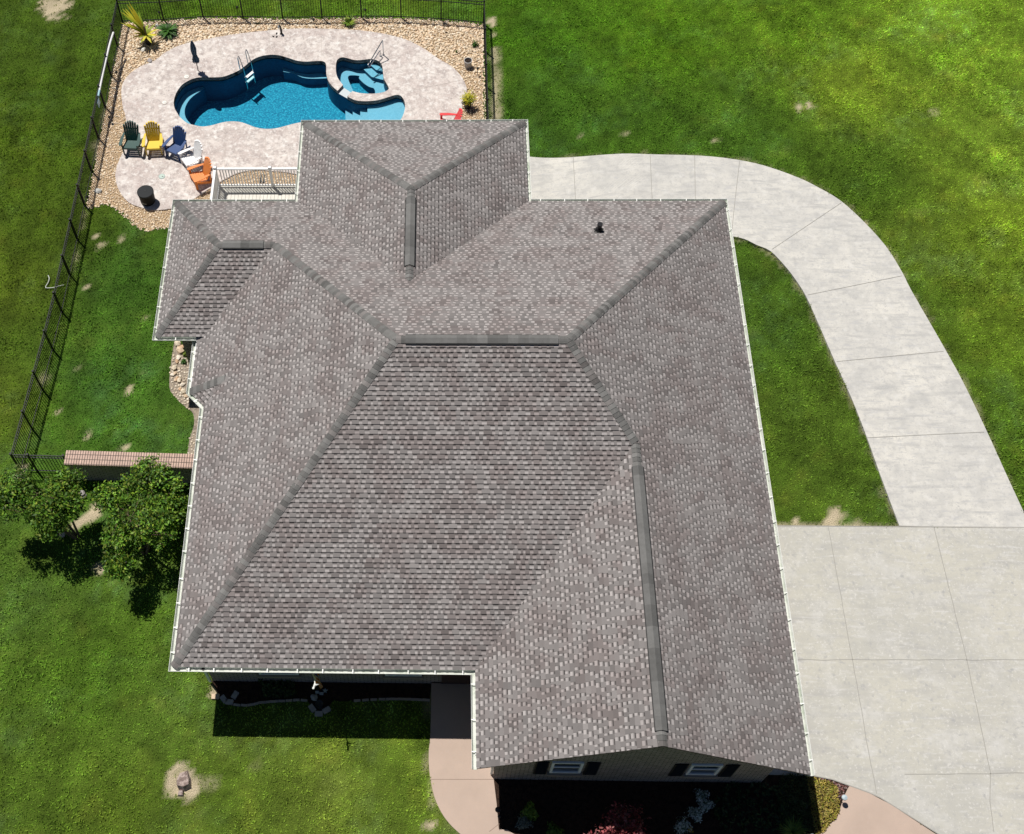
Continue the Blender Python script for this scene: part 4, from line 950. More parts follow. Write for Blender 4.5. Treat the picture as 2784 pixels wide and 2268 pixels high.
chair(358, 397, 3, (.010, .058, .050), 'dark green slatted garden chair at the left end of the coloured chairs', 'green')
chair(418, 398, -3, (.72, .50, .035), 'yellow slatted garden chair', 'yellow')
chair(479, 409, 27, (.014, .055, .18), 'navy blue slatted garden chair', 'navy')
chair(521, 442, 56, (.80, .80, .80), 'white slatted garden chair', 'white')
chair(545, 487, 62, (.70, .22, .045), 'orange slatted garden chair beside the white deck rail', 'orange')
chair(1221, 347, 88, (.70, .055, .06), 'red slatted garden chair half hidden by the roof edge', 'red')
# covered fire pit
dp = G(403, 547, DECKZ)
DR = thing('fire_pit', 'black drum-shaped fire pit under a lid on the rounded lower deck', 'fire pit', dp)
m_blk = mat('black_cover', (.006, .006, .0065), .6, spec=.2)
b = MB(); b.lathe([(.27, 0), (.285, .03), (.305, .52), (.30, .54)], dp, 36); b.build('body', m_blk, DR)
b = MB(); b.lathe([(.318, .50), (.322, .56), (.31, .575), (.0, .585)], dp, 36, False); lidm = b.build('lid', mat('dark_grey_cover', (.022, .024, .026), .7, spec=.2), DR)
b = MB(); b.box((dp[0], dp[1], dp[2] + .587), (.07, .028, .012)); b.build('handle', m_vent, lidm)
b = MB(); 
for k in range(14):
    a0 = R(-125 + k * 2.6); a1 = R(-125 + (k + .8) * 2.6)
    for aa, bb_ in ((a0, a1),): b.add([(dp[0] + .299 * math.cos(q), dp[1] + .299 * math.sin(q), dp[2] + z) for q, z in ((aa, .15), (bb_, .15), (bb_, .185), (aa, .185))], [(0, 1, 2, 3)])
b.build('pale_band', mat('pale_band', (.45, .45, .43), .5), DR)
# closed umbrella
uf = G(538.6, 192, DECKZ)
US = .72
UM = thing('closed_umbrella', 'closed slate blue sun umbrella standing at the far pool edge', 'umbrella', uf)
b = MB(); b.tube([uf, (uf[0], uf[1], 2.30 * US)], .018, 10); b.build('pole', mat('dark_bronze', (.05, .05, .05), .4, .6), UM)
b = MB(); n = 40; prof = [(.105, .78), (.13, .86), (.10, 1.05), (.075, 1.25), (.085, 1.45), (.10, 1.7), (.085, 1.95), (.05, 2.2), (.02, 2.33)]; prof = [(r, z * US) for r, z in prof]
vs = [(uf[0] + r * (1 + .28 * math.cos(8 * 2 * math.pi * k / n + z * 2.2)) * math.cos(2 * math.pi * k / n), uf[1] + r * (1 + .28 * math.cos(8 * 2 * math.pi * k / n + z * 2.2)) * math.sin(2 * math.pi * k / n), z + .05 * math.cos(8 * 2 * math.pi * k / n) * (z < .62)) for r, z in prof for k in range(n)]
b.add(vs, [(i * n + k, i * n + (k + 1) % n, (i + 1) * n + (k + 1) % n, (i + 1) * n + k) for i in range(len(prof) - 1) for k in range(n)] + [tuple(range((len(prof) - 1) * n, len(prof) * n))])
b.build('canopy', mat('slate_cloth', (.15, .19, .24), .9, noise=[(14, .4, .6, (.06, .08, .11), 'MIX')]), UM)
b = MB(); b.lathe([(.086, .88), (.09, .91), (.086, .94)], (uf[0], uf[1], 0), 14); b.build('tie_strap', mat('slate_strap', (.03, .04, .06), .9), UM)

# ------------------------------------------------------------------ raised white deck with railing behind the house
m_vin = mat('white_vinyl_rail', (.80, .80, .80), .4); m_board = mat('pale_deck_board', (.66, .64, .58), .7, noise=[(3, .4, .7, (.58, .56, .50), 'MIX')])
DZ = .42
WD = thing('raised_deck', 'small raised white vinyl deck with balustrade behind the house', 'deck', G(700, 510, 0))
cy_ = G2(700, 508, DZ)[1]; cl = G2(596, 506, DZ)[0]; cr_ = 3.26
b = MB(); xx = cl - .05
while xx < cr_:
    b.box((xx + .068, (17.06 + cy_ + .08) / 2, DZ - .015), (.13, cy_ + .08 - 17.06, .03)); xx += .14
b.build('floor_boards', m_board, WD)
b = MB(); b.box(((cl + cr_) / 2, cy_ + .09, DZ / 2 - .02), (cr_ - cl + .1, .03, DZ - .02)); b.box((cl - .06, (17.06 + cy_) / 2, DZ / 2 - .02), (.03, cy_ - 17.06, DZ - .02)); b.build('skirt', m_vin, WD)
RH = 1.02
mid = G2(742, 508, DZ)[0]
for px_ in ((cl, cy_), (mid, cy_)):
    b = MB(); b.box((px_[0], px_[1], DZ + RH / 2 + .03), (.10, .10, RH + .06)); p_ = b.build('post', m_vin, WD)
    b = MB(); b.box((px_[0], px_[1], DZ + RH + .08), (.145, .145, .05), taper=.7); b.build('post_cap', m_vin, p_)
def rail(a, c):
    b = MB(); a, c = Vector(a), Vector(c); d = (c - a); L = d.length; d.normalize()
    b.bar(a + Vector((0, 0, DZ + RH)), c + Vector((0, 0, DZ + RH)), .085, .05); b.build('top_rail', m_vin, WD)
    b = MB(); b.bar(a + Vector((0, 0, DZ + .10)), c + Vector((0, 0, DZ + .10)), .06, .05); b.build('bottom_rail', m_vin, WD)
    n_ = int(L / .105)
    for k in range(1, n_):
        x_ = a + d * (L * k / n_); b = MB(); b.bar(x_ + Vector((0, 0, DZ + .12)), x_ + Vector((0, 0, DZ + RH - .02)), .036, .036, (0, 1, 0)); b.build('baluster', m_vin, WD)
rail((cl + .06, cy_, 0), (mid - .06, cy_, 0)); rail((mid + .06, cy_, 0), (cr_, cy_, 0)); rail((cl, cy_ - .06, 0), (cl, 17.1, 0))
for px in (709, 717.5):
    b = MB(); g = G(px, 486, .05)
    for k in range(4): b.box((g[0], g[1] - .16 + k * .105, g[2] + .0), (.05, .085, .05))
    o = b.build('drain_grate', m_vent); tag(o, 'dark slotted grate lying on the stones behind the white deck rail', 'grate', 'dark grates behind the deck rail')

# ------------------------------------------------------------------ plants
m_leaf = mat('leaf', attr='col', rough=.55, spec=.35, translucent=.3)
m_bark = mat('bark', (.16, .11, .08), .9, noise=[(14, .4, .7, (.09, .06, .045), 'MIX')], bump=(30, .6, .02))
def leafcloud(ctr, nrm, size, cols, pal_w=None, droop=.25, asp=.5):
    """quads of leaf size: ctr (n,3) positions, nrm (n,3) preferred normals"""
    n = len(ctr); d = rng.normal(size=(n, 3)); d /= np.linalg.norm(d, axis=1, keepdims=True)
    nn = nrm + d * .75; nn /= np.linalg.norm(nn, axis=1, keepdims=True)
    t = np.cross(nn, rng.normal(size=(n, 3))); t /= np.linalg.norm(t, axis=1, keepdims=True); bt = np.cross(nn, t)
    s = size * (0.6 + .8 * rng.random(n))[:, None]
    v = np.stack([ctr - t * s, ctr - bt * s * asp + nn * s * .12, ctr + t * s - nn * s * droop, ctr + bt * s * asp + nn * s * .12], 1)
    f = np.arange(n * 4).reshape(-1, 4)
    pc = np.array(cols)[rng.integers(0, len(cols), n)] * (.7 + .6 * rng.random(n))[:, None]
    return v.reshape(-1, 3), f, np.repeat(pc, 4, 0)
def tree(name, label, base, ctr, rad, cols, nclump, nleaf, lsize, clump_r, trunks, group=None, lobes=None):
    T_ = thing(name, label, 'tree', base, group)
    P = []
    lob = lobes or [(0, 0, 0, 1)]
    while len(P) < nclump:
        p = rng.normal(size=3); p /= np.linalg.norm(p); rr = (0.45 + .55 * rng.random()) ** .6
        l = lob[rng.integers(len(lob))]
        q = p * rr * l[3] + np.array(l[:3])
        if q[2] < -.75: continue
        P.append(q)
    P = np.array(P); W_ = P * np.array(rad) + np.array(ctr)
    idx = np.repeat(np.arange(nclump), nleaf); off = rng.normal(size=(len(idx), 3)) * clump_r * np.array([1, 1, .7])
    pos = W_[idx] + off; nr = P[idx] * .6 + np.array([0, 0, .7])
    tint = (.45 + 1.1 * rng.random(nclump))[idx]
    v, f, c = leafcloud(pos, nr, lsize, cols); c = c * np.repeat(tint, 4)[:, None]
    npmesh('crown', v, f, m_leaf, c, T_)
    b = MB(); 
    for a in range(trunks):
        th = 2 * math.pi * a / trunks + .4; bx_, by_ = base[0] + .09 * math.cos(th), base[1] + .09 * math.sin(th)
        top = Vector((ctr[0] + rad[0] * .45 * math.cos(th), ctr[1] + rad[1] * .45 * math.sin(th), ctr[2] + .1 * rad[2]))
        mid_ = Vector((bx_, by_, base[2])).lerp(top, .5) + Vector((.05, .03, .12)); b.tube(smooth([(bx_, by_, base[2]), mid_, top], 4), [.045 - .003 * k for k in range(9)], 7)
        for q in range(5):
            e = W_[rng.integers(nclump)]; b.tube([mid_.lerp(top, .4 + .1 * q), Vector(e)], [.018, .006], 5)
    b.build('trunk', m_bark, T_)
    return T_
CM = [(.14, .28, .024), (.11, .25, .022), (.20, .33, .03), (.07, .17, .017), (.19, .24, .025), (.05, .12, .014)]
t1 = G(100, 1350, 2.55); t2 = G(375, 1385, 2.3)
tree('crepe_myrtle', 'dark leafy multi-stemmed tree at the left edge beside the front fence corner', G(208, 1460), (t1[0] - .05, t1[1] - .05, 2.4), (1.4, 1.25, 1.05), CM, 470, 20, .052, .09, 4, 'small trees by the garden wall', [(0, 0, -.1, .62), (.45, .3, -.1, .5), (-.5, -.1, .1, .5), (.2, -.4, -.35, .5), (-.5, .45, .1, .4), (.62, .62, -.1, .3), (.7, -.1, -.2, .3), (-.85, .1, -.2, .3)])
tree('crepe_myrtle', 'larger leafy multi-stemmed tree between the brick garden wall and the house eave', G(395, 1500), (t2[0] - .02, t2[1] + .0, 2.15), (1.52, 1.85, 1.2), CM, 700, 20, .052, .09, 5, 'small trees by the garden wall', [(0, 0, -.1, .6), (.4, .4, 0, .45), (-.35, .25, -.15, .45), (-.35, -.5, -.2, .42), (.45, -.25, .1, .45), (.12, .68, .15, .34), (-.78, .32, -.2, .24), (-.3, -.85, -.3, .28), (.75, .1, -.2, .3)])
def bush(name, label, cat, base, r, h, cols, n, ls, group=None, asp=.5, droop=.25, part='foliage'):
    T_ = thing(name, label, cat, base, group)
    p = rng.normal(size=(n, 3)); p[:, 2] = np.abs(p[:, 2]); p /= np.linalg.norm(p, axis=1, keepdims=True); rr = (.35 + .65 * rng.random(n))[:, None]
    k = (1 + .25 * np.sin(3 * np.arctan2(p[:, 1], p[:, 0]) + base[0] * 7))[:, None]
    pos = p * rr * k * np.array([r, r, h]) + np.array(base) + np.array([0, 0, .03])
    v, f, c = leafcloud(pos, p + np.array([0, 0, .5]), ls, cols, asp=asp, droop=droop); npmesh(part, v, f, m_leaf, c, T_)
    b = MB()
    for q in range(5):
        e = pos[rng.integers(n)]; b.tube([base, tuple(e)], [.012, .004], 5)
    b.build('stem', m_bark, T_)
    return T_
def spears(mb_cols, base, n, L, wd, lift, bend, parent, name, cols, spread=math.pi * 2, a0=0):
    V = []; F_ = []; C_ = []
    for i in range(n):
        a = a0 + spread * (i + rng.random() * .6) / n; l = L * (.65 + .5 * rng.random()); up = lift * (.6 + .7 * rng.random()); c = np.array(cols[rng.integers(len(cols))]) * (.75 + .5 * rng.random())
        seg = 6; o = len(V); d = np.array([math.cos(a), math.sin(a), 0]); s = np.array([-math.sin(a), math.cos(a), 0])
        for k in range(seg + 1):
            t_ = k / seg; p = np.array(base) + d * l * t_ * math.cos(up * (1 - .5 * t_)) + np.array([0, 0, l * (math.sin(up) * t_ - bend * t_ * t_)]); w_ = wd * math.sin(math.pi * (.12 + .86 * t_)) 
            V += [p - s * w_, p + np.array([0, 0, w_ * .35]), p + s * w_]; C_ += [c] * 3
        for k in range(seg):
            q = o + 3 * k; F_ += [(q, q + 1, q + 4, q + 3), (q + 1, q + 2, q + 5, q + 4)]
    return npmesh(name, np.array(V), np.array(F_), m_leaf, np.array(C_), parent)
m_pot = mat('black_pot', (.015, .014, .013), .45); m_potsoil = mat('potting_soil', (.03, .022, .018), .95)
def pot(T_, g, r0, r1, h, m, n=24, handles=False):
    b = MB(); b.lathe([(r0 * .9, 0), (r0, .02), (r1, h), (r1 * 1.06, h), (r1 * 1.06, h + .02), (r1 * .9, h + .02), (r1 * .88, h - .05)], g, n, False); b.build('pot', m, T_)
    b = MB(); b.lathe([(r1 * .89, h - .045), (0, h - .035)], g, n, False); b.build('soil', m_potsoil, T_)
    if handles:
        for s in (-1, 1):
            b = MB(); b.tube(smooth([(g[0] + s * r1, g[1] + .0, g[2] + h * .9), (g[0] + s * r1 * 1.35, g[1], g[2] + h * 1.08), (g[0] + s * r1 * 1.3, g[1] + .02, g[2] + h * .7), (g[0] + s * r1 * .95, g[1], g[2] + h * .55)], 4), .018, 7); b.build('pot_handle', m, T_)
YG = [(.56, .50, .03), (.44, .46, .035), (.64, .58, .06), (.26, .34, .03)]
g = G(405, 121); PT = thing('potted_palm', 'tall yellow-green palm in a black pot in the left back corner of the yard', 'plant', g)
pot(PT, g, .12, .15, .36, m_pot); top = (g[0], g[1], .36)
spears(None, (top[0] - .02, top[1] + .02, .45), 15, .58, .06, .62, .35, PT, 'leaves', YG)
V0 = spears(None, (top[0] - .06, top[1] + .08, .5), 16, 1.0, .06, 1.2, .0, PT, 'upright_leaves', [(.66, .56, .03), (.54, .52, .04), (.26, .36, .03)], math.pi * .5, 1.95)
b = MB(); b.tube([top, (top[0] - .03, top[1] + .05, .95)], [.04, .03], 8); b.build('stem', m_bark, PT)
GN = [(.05, .14, .018), (.07, .19, .025), (.035, .10, .012)]
g = G(458, 92); FT = thing('fern', 'round dark green fern growing in the stones beside the potted palm', 'plant', g)
spears(None, (g[0], g[1], .05), 54, .56, .05, .85, .5, FT, 'fronds', GN); spears(None, (g[0], g[1], .10), 30, .46, .045, 1.15, .4, FT, 'inner_fronds', GN)
g = G(949, 66); ST = thing('lily_clump', 'small light green strappy plant by the back fence behind the spa', 'plant', g)
spears(None, (g[0], g[1], .02), 50, .40, .024, 1.1, .35, ST, 'leaves', [(.20, .32, .03), (.14, .26, .03), (.28, .36, .04)])
bush('boxwood', 'small round green bush in the stones near the right fence', 'bush', G(1291, 127), .14, .24, GN, 260, .035)
bush('weed', 'tiny green weed in the stones left of the grey planter', 'weed', G(1241, 143), .07, .08, [(.10, .17, .03)], 40, .03)
bush('weed', 'tiny dry weed in the stones by the back fence near the palm', 'weed', G(703, 66), .10, .06, [(.16, .16, .05), (.10, .13, .03)], 45, .03)
g = G(1272, 183); GP = thing('planter', 'round light grey planter with dead stalks by the right fence', 'planter', g)
m_gp = mat('grey_ceramic', (.42, .41, .40), .5, noise=[(4, .4, .7, (.36, .35, .34), 'MIX')])
pot(GP, g, .135, .165, .36, m_gp)
b = MB()
for k in range(7): b.tube([(g[0] + .05 * math.cos(k), g[1] + .05 * math.sin(k), .32), (g[0] + .11 * math.cos(k * 1.7), g[1] + .11 * math.sin(k * 1.7), .50)], [.006, .003], 5)
b.build('dead_stalks', m_bark, GP)
g = G(1271, 294); YP = thing('potted_shrub', 'bright yellow leafy shrub in a black handled pot beside the red chair', 'plant', g)
pot(YP, g, .12, .17, .34, m_pot, 24, True)
n = 420; p = rng.normal(size=(n, 3)); p[:, 2] = np.abs(p[:, 2]); pos = p * np.array([.13, .13, .17]) + np.array([g[0] + .03, g[1] + .02, .40])
v, f, c = leafcloud(pos, p + np.array([0, 0, .6]), .045, YG, asp=.35); npmesh('foliage', v, f, m_leaf, c, YP)
spears(None, (g[0] + .02, g[1] + .02, .4), 26, .38, .022, .95, .25, YP, 'shoots', YG)
# bed by the garage
g = G(1438, 2212); bush('hydrangea', 'yellow-green leafy shrub in the dark bed nearest the pink walkway', 'shrub', g, .24, .55, [(.10, .19, .02), (.14, .23, .03)], 330, .055)
bush('lavender', 'low grey-green shrub in front of the yellow-green shrub in the dark bed', 'shrub', G(1424, 2238), .25, .22, [(.24, .28, .24), (.16, .20, .17)], 420, .035, asp=.3)
for i, (px, py, r) in enumerate(((1905, 2165, .22), (1915, 2190, .24), (1890, 2215, .26), (1855, 2246, .27))):
    bush('white_flowers', ['topmost clump', 'second clump from the top', 'third clump from the top', 'lowest clump'][i] + ' of pale white-flowered foliage winding through the dark garage bed', 'flowers', G(px, py), r, .30, [(.75, .82, .80), (.62, .70, .66), (.45, .55, .48), (.10, .16, .09)], 380, .032, 'white flower clumps in the garage bed')
bush('marigold', 'small orange-yellow flower at the foot of the white flower clumps', 'flower', G(1876, 2258), .09, .12, [(.6, .35, .03), (.55, .42, .05)], 50, .03)
bush('hosta', 'low yellow-green plant at the front of the dark bed left of the red maple', 'plant', G(1505, 2262), .26, .25, [(.13, .22, .03), (.08, .16, .02)], 220, .05)
g = G(2152, 2264); LT = thing('ornamental_grass', 'green spiky grass clump beside the glass globe lamp', 'plant', g)
spears(None, (g[0], g[1], .03), 60, .5, .016, 1.0, .35, LT, 'blades', [(.12, .20, .03), (.08, .15, .02), (.2, .28, .04)])
RM_ = [(.34, .085, .09), (.24, .045, .05), (.42, .16, .15), (.13, .022, .03)]
g = G(1700, 2200); tree('japanese_maple', 'low spreading red-leaved maple in front of the garage windows', g, (G2(1690, 2265, 1.0)[0], G2(1690, 2268, 1.0)[1], 1.0), (1.15, .95, .5), RM_, 210, 10, .05, .08, 3, None, [(0, 0, 0, .7), (.5, -.4, .1, .5), (-.45, -.4, 0, .5), (.1, .4, -.1, .5)])
# spreading juniper
jun = smooth(poly([(2120, 2110), (2200, 2112), (2221, 2117), (2261, 2129), (2277, 2143), (2276, 2169), (2281, 2193), (2275, 2220), (2255, 2241), (2238, 2262), (2180, 2300), (2120, 2230)]), 3, True)
X, Y = scatter(jun, .035, (), 16, 21, -6, 0)
hgt = .05 + .10 * vnoise(X, Y, .3, 60)
pos = np.stack([X, Y, hgt * (.5 + .5 * rng.random(len(X)))], 1)
v, f, c = leafcloud(pos, np.tile([0, 0, 1.0], (len(X), 1)), .048, [(.42, .33, .07), (.34, .27, .055), (.48, .39, .11), (.24, .26, .03)], asp=.28)
c = c * (0.75 + .5 * np.repeat(vnoise(X, Y, .12, 61), 4))[:, None]
green = np.repeat(X < np.interp(Y, [-5, -2.4], [G2(2238, 2262)[0] - .25, G2(2200, 2112)[0] - .1]), 4); c[green] = c[green] * np.array([.16, .28, .35])  # green = leaves left of the garage shadow edge: shade painted into the leaf colour
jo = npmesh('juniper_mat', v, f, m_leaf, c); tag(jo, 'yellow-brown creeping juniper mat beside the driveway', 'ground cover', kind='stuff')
lx, ly = scatter(poly([(2205, 2108), (2309, 2138), (2303, 2148), (2292, 2172), (2274, 2190), (2270, 2140), (2225, 2117)]), .05, (jun,), 16, 21, -6, 0)
lr = stones('lava_rock', lx, ly, np.full(len(lx), .03), [(.16, .06, .055), (.10, .04, .04), (.22, .10, .09), (.30, .24, .22)], m_stone); tag(lr, 'dark red lava rock strip between juniper mat and driveway', 'gravel', kind='stuff')
# ground cover plants in the shade of the garage and of the front eave
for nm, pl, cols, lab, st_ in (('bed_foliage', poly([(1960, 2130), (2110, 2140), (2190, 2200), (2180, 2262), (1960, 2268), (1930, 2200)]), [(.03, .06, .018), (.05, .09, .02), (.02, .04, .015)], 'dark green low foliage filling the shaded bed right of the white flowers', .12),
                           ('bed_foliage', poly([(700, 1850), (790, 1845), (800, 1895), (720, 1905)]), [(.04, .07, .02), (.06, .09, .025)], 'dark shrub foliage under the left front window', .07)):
    X, Y = scatter(pl, st_, (), -1, 21, -6, 3); k = rng.random(len(X)) < .75; X, Y = X[k], Y[k]
    idx = np.repeat(np.arange(len(X)), 9); pos = np.stack([X[idx], Y[idx], np.zeros(len(idx))], 1) + np.abs(rng.normal(size=(len(idx), 3))) * np.array([.05, .05, .13])
    v, f, c = leafcloud(pos, np.tile([0, 0, 1.0], (len(idx), 1)), .045, cols); o = npmesh(nm, v, f, m_leaf, c); tag(o, lab, 'plants', kind='stuff')
bush('young_plant', 'small green plant in the side bed near the wing corner', 'plant', G(505, 967), .10, .14, [(.20, .28, .03)], 70, .04); bush('young_plant', 'small dark green plant in the side bed', 'plant', G(501, 987), .11, .14, GN, 80, .045)

# ------------------------------------------------------------------ stones, bricks and small things
def paver(px, py, ang, label, c=(.46, .40, .34), sz=(.24, .16, .06), group=None, z=.012):
    g = G(px, py); b = MB(); hx, hy = sz[0] / 2, sz[1] / 2; e = .012
    pl = [(-hx + e, -hy), (hx - e, -hy), (hx, -hy + e), (hx, hy - e), (hx - e, hy), (-hx + e, hy), (-hx, hy - e), (-hx, -hy + e)]
    b.prism(pl, 0, sz[2]); o = b.build('paver', mat('paver_%d' % int(c[0] * 100), c, .9, noise=[(9, .4, .7, tuple(q * .75 for q in c), 'MIX')]))
    o.location = (g[0], g[1], z); o.rotation_euler = (0, 0, R(ang)); return tag(o, label, 'paver', group)
paver(586.3, 1895, 0, 'pale tan paver lying in the sun off the front left corner of the house', (.62, .48, .34))
paver(624, 1910, -5, 'grey paver at the left end of the brick edging', (.42, .38, .34)); paver(639.5, 1891, 62, 'grey paver lying at an angle in the left end of the front bed', (.40, .37, .34)); paver(609, 1902, -50, 'grey paver leaning at the left shade edge of the front bed', (.40, .37, .34))
paver(849, 1927, -52, 'left paver of the half ring round the bird bath', (.42, .40, .38)); paver(867, 1942, 0, 'front paver of the half ring round the bird bath', (.42, .40, .38)); paver(888, 1932, 32, 'right paver of the half ring round the bird bath', (.42, .40, .38))
edge_line = [G2(a, b) for a, b in edging_px]
seg_pts = []
for rngi in ((1, 10), (14, 19)):
    pts = [np.array(edge_line[i]) for i in range(rngi[0] + 1, rngi[1] + 1)]
    acc = 0
    for p, q in zip(pts[:-1], pts[1:]):
        L = np.linalg.norm(q - p); nn = max(1, round(L / .215))
        for k in range(nn): seg_pts.append((p + (q - p) * (k + .5) / nn, math.atan2(q[1] - p[1], q[0] - p[0])))
m_eb = mat('edging_brick', (.40, .34, .29), .9, noise=[(12, .4, .7, (.30, .25, .22), 'MIX')])
b = MB(); b.prism([(-.1, -.03), (.1, -.03), (.1, .03), (-.1, .03)], 0, .07)
eb0 = None
for i, (p, a) in enumerate(seg_pts):
    if eb0 is None: eb0 = b.build('edging_brick', m_eb); o = eb0
    else: o = eb0.copy(); col.objects.link(o)
    o.location = (p[0], p[1], .012); o.rotation_euler = (0, 0, a + random.uniform(-.06, .06)); tag(o, 'grey brick in the row edging the shaded front bed', 'brick', 'bricks edging the front bed')
boulder('field_stone', 'round grey stone in the front bed behind the half ring of pavers', 'stone', *G2(854, 1898), .13, (.36, .35, .33), .01, .5, seed=31)
gx_, gy_ = G2(870, 1922); BB = thing('bird_bath', 'small dark bird bath in the half ring of pavers', 'bird bath', (gx_, gy_, 0))
m_bb = mat('dark_stone', (.035, .035, .035), .8); b = MB(); b.lathe([(.09, .01), (.08, .03), (.035, .07), (.03, .22), (.05, .25)], (gx_, gy_, 0), 20); b.build('pedestal', m_bb, BB); b = MB(); b.lathe([(.04, .24), (.11, .28), (.125, .31), (.115, .31), (.08, .285), (0, .28)], (gx_, gy_, 0), 24, False); b.build('bowl', m_bb, BB)
g = G(872, 1887); GS = thing('garden_ornament', 'grey metal garden ornament with two blocks and a star in the front bed', 'ornament', g)
m_gm = mat('grey_metal', (.38, .42, .44), .5)
for k, (dx, dz) in enumerate(((-.10, .02), (.03, -.02))):
    b = MB(); b.box((g[0] + dx, g[1] + dz, .10), (.11, .05, .14)); b.build('block', m_gm, GS)
b = MB(); st5 = [(g[0] + .14 + .09 * (1 if i % 2 == 0 else .42) * math.cos(R(90 + 36 * i)), g[1] + .07 + .09 * (1 if i % 2 == 0 else .42) * math.sin(R(90 + 36 * i))) for i in range(10)]; b.prism(st5, .10, .12); b.build('star', m_gm, GS)
g = G(505, 2128); b = MB()
tp = [(-.20, -.13, .26), (-.02, -.17, .24), (.13, -.09, .23), (.09, .10, .14), (.0, .32, .05), (-.16, .24, .07), (-.24, .05, .16)]
bt = [(-.17, -.22, 0), (.0, -.26, 0), (.19, -.14, 0), (.16, .08, 0), (.03, .36, 0), (-.2, .28, 0), (-.28, .03, 0)]
n = len(tp); b.add([Vector(v) + Vector((g[0], g[1], -.01)) for v in [tuple(1.02 * q for q in v_) for v_ in tp + bt]], [tuple(range(n))] + [(n + k, n + (k + 1) % n, (k + 1) % n, k) for k in range(n)])
o = b.build('boulder', mat('pink_rock', (.40, .32, .29), .9, noise=[(5, .45, .58, (.16, .115, .10), 'MIX'), (30, .5, .7, (.46, .38, .35), 'MIX')], bump=(18, .8, .04))); tag(o, 'flat-topped pinkish rock in the round bare patch on the front lawn', 'rock')
b = MB(); b.add([Vector(v) + Vector((g[0] - .1, g[1] - .31, -.01)) for v in ((-.07, -.06, .10), (.06, -.07, .09), (.05, .06, .12), (-.06, .05, .13), (-.1, -.1, 0), (.09, -.1, 0), (.08, .08, 0), (-.09, .08, 0))], [(0, 1, 2, 3), (4, 5, 1, 0), (5, 6, 2, 1), (6, 7, 3, 2), (7, 4, 0, 3)])
o = b.build('boulder', MATS['pink_rock']); tag(o, 'small chunk of rock at the near foot of the flat-topped rock on the front lawn', 'rock')
boulder('boulder', 'dark rock in a sandy hollow below the larger tree', 'rock', *G2(352, 1540), .20, (.06, .06, .06), 0, .55, seed=8)
boulder('boulder', 'grey rock beside the sandy streak between the two trees', 'rock', *G2(226, 1348), .17, (.30, .28, .27), 0, .6, seed=12)
for i, (px, py, lab) in enumerate(((162, 1452, 'tan stone at the shade edge below the left tree'), (172, 1456, 'small tan stone right of another below the left tree'), (345, 181 - 8, None), (393, 138, None), (431, 74, None))):
    if lab: boulder('field_stone', lab, 'stone', *G2(px, py), .12 if i == 0 else .09, (.66, .54, .42), 0, .55, seed=20 + i)
boulder('boulder', 'chalk-white stone beside the foot of the potted palm', 'stone', *G2(391, 138), .12, (.78, .76, .70), .01, .6, seed=71); boulder('boulder', 'grey stone at the deck edge below the potted palm', 'stone', *G2(408, 168), .13, (.36, .33, .33), .01, .6, seed=72); boulder('boulder', 'white stone between the palm and the fern', 'stone', *G2(428, 73), .11, (.80, .78, .73), .01, .5, seed=73)
boulder('boulder', 'pale grey flat stone against the left fence near the lower lawn', 'stone', *G2(268, 522), .16, (.48, .48, .46), .01, .4, seed=74)
# path lights
m_pl = mat('black_lamp_metal', (.014, .014, .014), .45)
def path_light(px, py, h, label, r=.055, glass=False):
    g = G(px, py); T_ = thing('path_light', label, 'lamp', g, 'small path lights'); b = MB(); b.tube([g, (g[0], g[1], h)], .011, 6); b.build('stake', m_pl, T_)
    b = MB(); b.lathe([(r * .5, h - .09), (r * .55, h - .02), (r, h - .02), (r * .9, h + .015), (0, h + .05)], (g[0], g[1], 0), 14, False); b.build('lamp_head', mat('frosted_lamp', (.42, .50, .54), .3) if glass else m_pl, T_)
for px, py, h, lab in ((437, 54, .42, 'black path light against the back fence beside the fern'), (648, 40, .42, 'black path light outside the back fence behind the umbrella'), (855, 72, .38, 'black path light in the stones behind the pool, nearest the back fence'), (994, 46, .40, 'black path light outside the back fence behind the spa'), (1207, 85, .42, 'thin black path light in the stones toward the right back corner'), (1298, 205, .40, 'thin path light between the grey planter and the right fence'), (322, 215, .40, 'path light in the stones by the left fence under the pool pole'), (302, 335, .35, 'dark path light by the left fence nearest the chairs'), (244, 552, .38, 'path light by the left fence near the corner of the fenced lawn')):
    path_light(px, py, h, lab)
path_light(1352, 2210, .42, 'wide-capped black path light on the edge of the pink walkway by the dark bed', .085); path_light(1356, 2226, .3, 'small dark path light just below the wide-capped one by the walkway', .05); path_light(2284, 2178, .45, 'path light with a blue-grey head at the corner of juniper and driveway', .085, True)
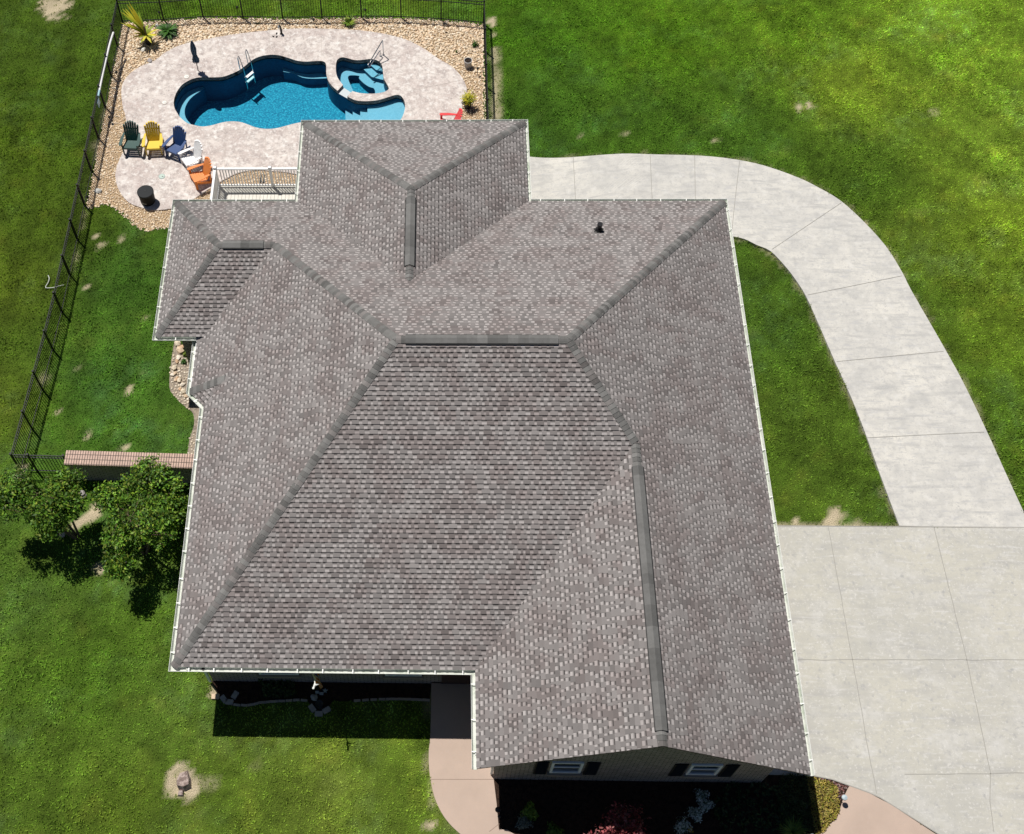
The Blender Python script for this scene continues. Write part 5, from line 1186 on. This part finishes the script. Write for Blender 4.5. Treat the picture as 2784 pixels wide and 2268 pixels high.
g = G(2196, 2285); GLp = thing('globe_lamp', 'clear glass globe lamp at the right end of the dark bed', 'lamp', g); b = MB(); b.tube([g, (g[0], g[1], .42)], .02, 8); b.build('stake', m_pl, GLp); b = MB(); b.lathe([(.02, .40)] + [(.085 * math.sin(R(a)), .50 - .085 * math.cos(R(a))) for a in range(20, 181, 16)], (g[0], g[1], 0), 18, False); b.build('globe', mat('glass_globe', (.45, .52, .55), .08, spec=.9), GLp, smooth_=True)
# black garden sculpture and sandals behind the pool
g = G(765, 92, DECKZ); SC = thing('bird_sculpture', 'black metal bird sculpture standing at the far edge of the deck', 'sculpture', g)
b = MB(); b.tube(smooth([(g[0], g[1], g[2]), (g[0] + .01, g[1], g[2] + .22), (g[0] - .01, g[1], g[2] + .40), (g[0] - .06, g[1], g[2] + .50)], 4), [.03, .04, .045, .05, .05, .045, .04, .035, .03, .028, .026, .024, .02], 8); b.build('body', m_pl, SC)
b = MB(); b.add([(g[0] - .02, g[1], g[2] + .45), (g[0] - .13, g[1] + .02, g[2] + .43), (g[0] - .10, g[1] - .06, g[2] + .33), (g[0] - .05, g[1], g[2] + .30), (g[0] - .08, g[1] + .04, g[2] + .42)], [(0, 1, 4), (1, 2, 4), (2, 3, 4), (3, 0, 4), (0, 3, 2, 1)]); b.build('wing', mat('grey_metal', (.38, .42, .44), .5), SC)
b = MB(); b.lathe([(.07, 0), (.06, .02)], g, 14); b.build('base', m_pl, SC)
for px, py, a, lab in ((743, 100, -30, 'dark sandal lying furthest left on the deck behind the pool'), (752, 92, 70, 'dark sandal nearest the bird sculpture on the deck'), (752, 101, 55, 'dark sandal in the middle of three on the deck')):
    g = G(px, py, DECKZ); b = MB(); pl = [(.055 * math.cos(q) * (1 + .0), .025 * math.sin(q) * (1 + .3 * math.cos(q))) for q in np.linspace(0, 2 * math.pi, 16, False)]; b.prism(pl, 0, .03); b.tube([(-.01, -.025, .02), (.01, 0, .055), (-.01, .025, .02)], .007, 5)
    o = b.build('sandal', m_pl); o.location = g; o.rotation_euler = (0, 0, R(a)); tag(o, lab, 'sandal')
